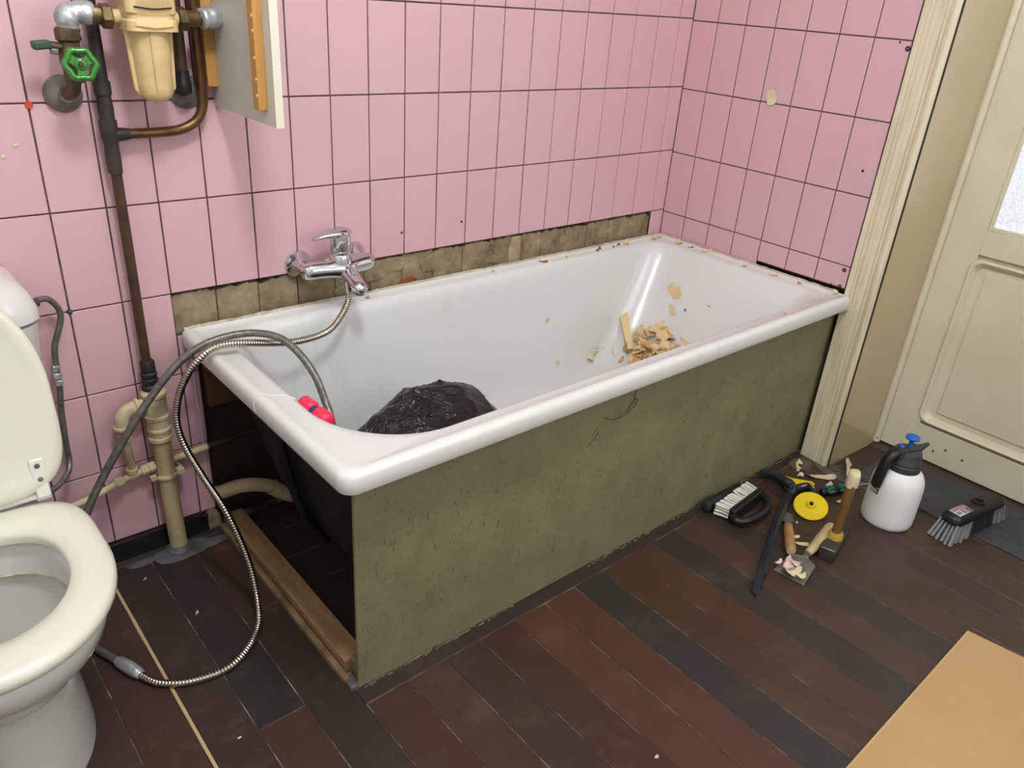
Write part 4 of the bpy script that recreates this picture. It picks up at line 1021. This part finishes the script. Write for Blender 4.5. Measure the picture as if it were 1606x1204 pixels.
# small scraper
cs = thing('small_scraper', 'narrow scraper with orange wooden handle between crowbar and disc', 'scraper', (-.43, -.93, 0))
hd_ = Vector((-.110, -.078, 0)).normalized(); hs = Vector((-hd_.y, hd_.x, 0))
c0 = Vector((-.412, -.922, .014))
build(MB().lathe([(.008, 0), (.0125, .006), (.0135, .05), (.0145, .11), (.0135, .122), (.010, .126)], c0, hd_, 16), 'handle', 'wood1', cs, 50)
build(MB().lathe([(.0112, 0), (.0112, .0008)], c0+hd_*.126, hd_, 16), 'handle_end', 'wood2', cs)
def plate(mb, st, z, th, ax_, sd):
    rg = []
    for d, hw_, zz in st:
        p = ax_[0]+ax_[1]*d
        rg.append([Vector((*(p-sd*hw_).xy, zz)), Vector((*(p+sd*hw_).xy, zz)), Vector((*(p+sd*hw_).xy, zz+th)), Vector((*(p-sd*hw_).xy, zz+th))])
    return mb.loft(rg)
build(plate(MB(), [(.0, .005, .012), (-.012, .006, .011), (-.022, .017, .009), (-.075, .0185, .003)], 0, .002, (c0, hd_), hs), 'blade', 'steel', cs, 30)
# club hammer standing on its head
hm = thing('club_hammer', 'club hammer standing on its steel head with brown handle upright', 'hammer', (-.392, -1.047, 0), rot=(0, 0, math.radians(14)))
build(MB().loft([rrect(-.066, .066, -.022, .022, .006, .0, 3, 1), rrect(-.066, .066, -.022, .022, .006, .040, 3, 1)]), 'head', 'hammerhead', hm, 30, .003)
hdl = []
for z, a, b in ((.036, .017, .013), (.06, .016, .0125), (.10, .016, .0125), (.17, .0165, .013), (.222, .018, .0145), (.230, .0175, .014)):
    hdl.append([Vector((a*math.cos(t)+.006*(z/.23), b*math.sin(t), z)) for t in [2*math.pi*k/18 for k in range(18)]])
build(MB().loft(hdl), 'handle', 'wood3', hm, 50)
build(MB().lathe([(.0215, .036), (.021, .044), (.018, .058), (.017, .060)], (.001, 0, 0), (0, 0, 1), 18), 'resin', 'yglue', hm, 50)
top = []
for z, q in ((.205, 1.06), (.226, 1.12), (.243, 1.08), (.250, .8)):
    top.append([Vector((.0178*q*math.cos(t)*(1+.08*math.sin(3*t+z*90))+.0065, .0145*q*math.sin(t)*(1+.08*math.cos(4*t+z*60)), z)) for t in [2*math.pi*k/18 for k in range(18)]])
build(MB().loft(top), 'taped_end', 'scrapw', hm, 60)
ribbon('paper_strip', 'pale curled strip on the floor behind the hammer handle', [(.075, -.850, .012), (.035, -.862, .022), (.0, -.885, .020), (-.03, -.905, .006)], (.028, .036), (.25, .55, .35), 'scrapw')
# putty knife
pk2 = thing('putty_knife', 'wide putty knife with pale wooden handle against the hammer head', 'scraper', (-.50, -1.03, 0))
a0 = Vector((-.497, -1.032, .024)); ha = Vector((.152, .017, .018)).normalized()
build(MB().lathe([(.0085, 0), (.010, .004), (.012, .02), (.0145, .08), (.0145, .135), (.012, .145), (.006, .148)], a0, ha, 16), 'handle', 'wood2', pk2, 50)
build(MB().lathe([(.0085, -.006), (.0085, .003)], a0, ha, 12), 'ferrule', 'steel', pk2, 40)
hb = Vector((ha.x, ha.y, 0)).normalized(); sb = Vector((-hb.y, hb.x, 0))
build(plate(MB(), [(.0, .006, .021), (-.012, .008, .018), (-.024, .034, .014), (-.106, .042, .002)], 0, .0016, (a0, hb), sb), 'blade', 'steel', pk2, 30)
k = 0
for lb, dx, dy, L, W, rz, m in (('pink and white flake on the putty knife blade', -.572, -1.025, .048, .026, .5, 'scrapp'), ('larger cream flake on the putty knife blade edge', -.590, -1.040, .050, .026, -.9, 'scrapw'),
                                ('cream flake at the near corner of the putty knife', -.588, -1.066, .030, .014, -.6, 'scrapw'), ('thin pale sliver at the far corner of the putty knife', -.59, -1.0, .030, .010, -.2, 'scrapp'), ('pink flake on the middle of the putty knife blade', -.556, -1.032, .026, .018, 1.5, 'scrapp')):
    k += 1
    flake('paint_flake', lb, (dx, dy, .006+.002*k), L, W, (0, 0, 1), rz, .18, 120+k, m, twist=.4)
# screwdriver
sd = thing('screwdriver', 'green and black screwdriver lying behind the hammer handle', 'screwdriver', (-.14, -.91, 0))
s0 = Vector((-.186, -.893, .016)); sdv = Vector((.095, -.034, 0)).normalized()
build(MB().lathe([(.008, 0), (.013, .004), (.0135, .012), (.010, .018), (.0145, .028), (.0155, .045), (.0125, .058), (.015, .07), (.0135, .09), (.009, .096)], s0, sdv, 8), 'grip', 'black', sd, 50)
gm = MB()
sx_ = sdv.cross(Vector((0, 0, 1))).normalized()
for a in (.35, 1.25, 2.15, 2.9):
    nd = math.cos(a)*sx_+math.sin(a)*Vector((0, 0, 1))
    for t in (.035, .078):
        gm.lathe([(.002, -.014), (.0052, -.009), (.0056, .008), (.002, .013)], s0+sdv*t+nd*.0118, sdv, 8)
build(gm, 'green_pads', 'green', sd, 60)
build(MB().tube([s0+sdv*.09, s0+sdv*.185], .003, 10), 'shank', 'chrome', sd)
# spray bottle
sb_ = thing('spray_bottle', 'white pressure spray bottle with grey pump and blue knob', 'bottle', (-.124, -1.070, 0), rot=(0, 0, math.atan2(-.36, .93)))
bb = [(.001, .012), (.048, .012), (.054, .004), (.062, .0), (.068, .004), (.0705, .014), (.071, .04), (.0705, .095), (.0695, .130), (.066, .150), (.058, .167), (.047, .177), (.043, .180), (.042, .19)]
build(MB().lathe(bb, (0, 0, 0), (0, 0, 1), 40), 'tank', 'white', sb_, 50)
build(MB().lathe([(.044, .176), (.045, .180), (.045, .196), (.043, .198), (.043, .208), (.0415, .210), (.038, .228), (.036, .236), (.030, .240), (.012, .242)], (0, 0, 0), (0, 0, 1), 30), 'pump_collar', 'dgrey', sb_, 40)
nz = MB()
nz.loft([rrect(-.045, .034, -.017, .017, .008, .226, 4, 1), rrect(-.045, .036, -.018, .018, .009, .236, 4, 1), rrect(-.044, .034, -.017, .017, .009, .246, 4, 1), rrect(-.038, .028, -.012, .012, .008, .249, 4, 1)])
build(nz, 'spray_head', 'dgrey', sb_, 40)
build(MB().tube([(.030, 0, .237), (.045, 0, .240), (.064, 0, .246), (.067, 0, .247)], [.012, .0095, .0055, .005], 12), 'nozzle', 'dgrey', sb_, 60)
P = spline([(-.030, 0, .238), (-.054, 0, .232), (-.070, 0, .208), (-.078, 0, .170), (-.083, 0, .132)], 5)
hgm = MB(); rg = []
for i, p in enumerate(P):
    t = (P[min(i+1, len(P)-1)]-P[max(i-1, 0)]).normalized(); nn = Vector((0, 1, 0)).cross(t)
    hwid = .0165; th = .0125 if i < 18 else .010
    rg.append([p+Vector((0, hwid*math.cos(a), 0))+nn*(th*math.sin(a)) for a in [2*math.pi*k_/12 for k_ in range(12)]])
hgm.loft(rg)
build(hgm, 'handle', 'black', sb_, 60)
build(MB().lathe([(.006, .240), (.006, .268), (.012, .270), (.0185, .274), (.0195, .278), (.017, .281), (.006, .282)], (0, 0, 0), (0, 0, 1), 22), 'pump_knob', 'blue', sb_, 50)
build(MB().lathe([(.007, .244), (.007, .254), (.005, .256)], (-.03, 0, 0), (0, 0, 1), 10), 'lock_button', 'blue', sb_, 40)
lbm = MB(); rg = []
for z, o_ in ((.102, .0005), (.118, .0005)):
    rg.append([Vector(((.0706+.0006)*math.cos(a), (.0706+.0006)*math.sin(a), z)) for a in [math.radians(160+3.6*k_) for k_ in range(8)]])
lbm.loft(rg, False, False, False)
lb_ = build(lbm, 'printed_label', 'ink', sb_)
rg = []
for z in (.105, .115):
    rg.append([Vector(((.0706+.0012)*math.cos(a), (.0706+.0012)*math.sin(a), z)) for a in [math.radians(162+3.0*k_) for k_ in range(8)]])
build(MB().loft(rg, False, False, False), 'label_window', 'label', lb_)
# broom head
bh = thing('broom_head', 'black broom head with grey end bristles in front of the door', 'broom', (.042, -1.236, 0), rot=(0, 0, math.radians(-9)))
bk = [rrect(-.127, .127, -.030, .030, .022, z, 5, 2) for z in (.058, .066)] + [rrect(-.122, .122, -.026, .026, .02, .078, 5, 2), rrect(-.112, .112, -.018, .018, .012, .084, 5, 2)]
build(MB().loft(bk), 'block', 'black', bh, 50)
build(MB().lathe([(.019, .078), (.018, .090), (.012, .093), (.010, .090), (.009, .084)], (.012, 0, 0), (0, 0, 1), 18), 'handle_socket', 'black', bh, 50)
for nm_, lo_, hi_, mm_ in (('light_bristles', -.118, -.045, 'bristleg'), ('dark_bristles', -.038, .064, 'bristleb'), ('light_bristles', .070, .118, 'bristleg')):
    b_ = MB(); nx_ = int((hi_-lo_)/.0105)+1
    for i in range(nx_):
        for j in range(6):
            x = lo_+(hi_-lo_)*i/(nx_-1); y = -.024+.0096*j
            ex = x+(x-0)*.10+R.uniform(-.004, .004)+(-.010 if x < -.09 else (.008 if x > .09 else 0)); ey = y*1.25+R.uniform(-.003, .003)
            b_.tube([(x, y, .060), ((x+ex)/2, (y+ey)/2, .032), (ex, ey, R.uniform(0, .004))], [.0032, .0042, .0055], 5)
    o = build(b_, nm_, mm_, bh, 40); o['kind'] = 'stuff'
def sticker(nm, x0, x1, y0, y1, m, z=.0846):
    return build(MB().box(x0, x1, y0, y1, z-.001, z+.0003), nm, m, st_, 0)
st_ = build(MB().box(-.108, -.042, -.017, .017, .083, .0845), 'sticker', 'label', bh, 0)
sticker('sticker_picture', -.107, -.043, .003, .0165, 'labelp'); sticker('sticker_picture', -.065, -.043, -.0165, .0165, 'labelp', .0847); sticker('sticker_block', -.080, -.068, -.015, .002, 'labelb')
for i in range(7): sticker('barcode_bar', -.104+.0028*i, -.1028+.0028*i, -.013, .000, 'ink')

# cardboard sheet in the foreground
cd = thing('cardboard_sheet', 'plain brown cardboard sheet lying on the planks in the near corner', 'cardboard', (-.7, -1.8, 0))
build(MB().loft([[Vector(p) for p in ((-1.45, -1.434, z), (-.416, -1.4205, z), (-.300, -2.20, z), (-1.45, -2.25, z))] for z in (.0005, .0075)]), 'sheet', 'card', cd, 0, .0006)
build(MB().tube([(-1.45, -1.4335, .004), (-.416, -1.420, .004)], .0036, 8), 'cut_edge', 'cardedge', cd)
print('objects', len(bpy.data.objects), 'tris', sum(len(p.vertices)-2 for o in bpy.data.objects if o.type == 'MESH' for p in o.data.polygons))
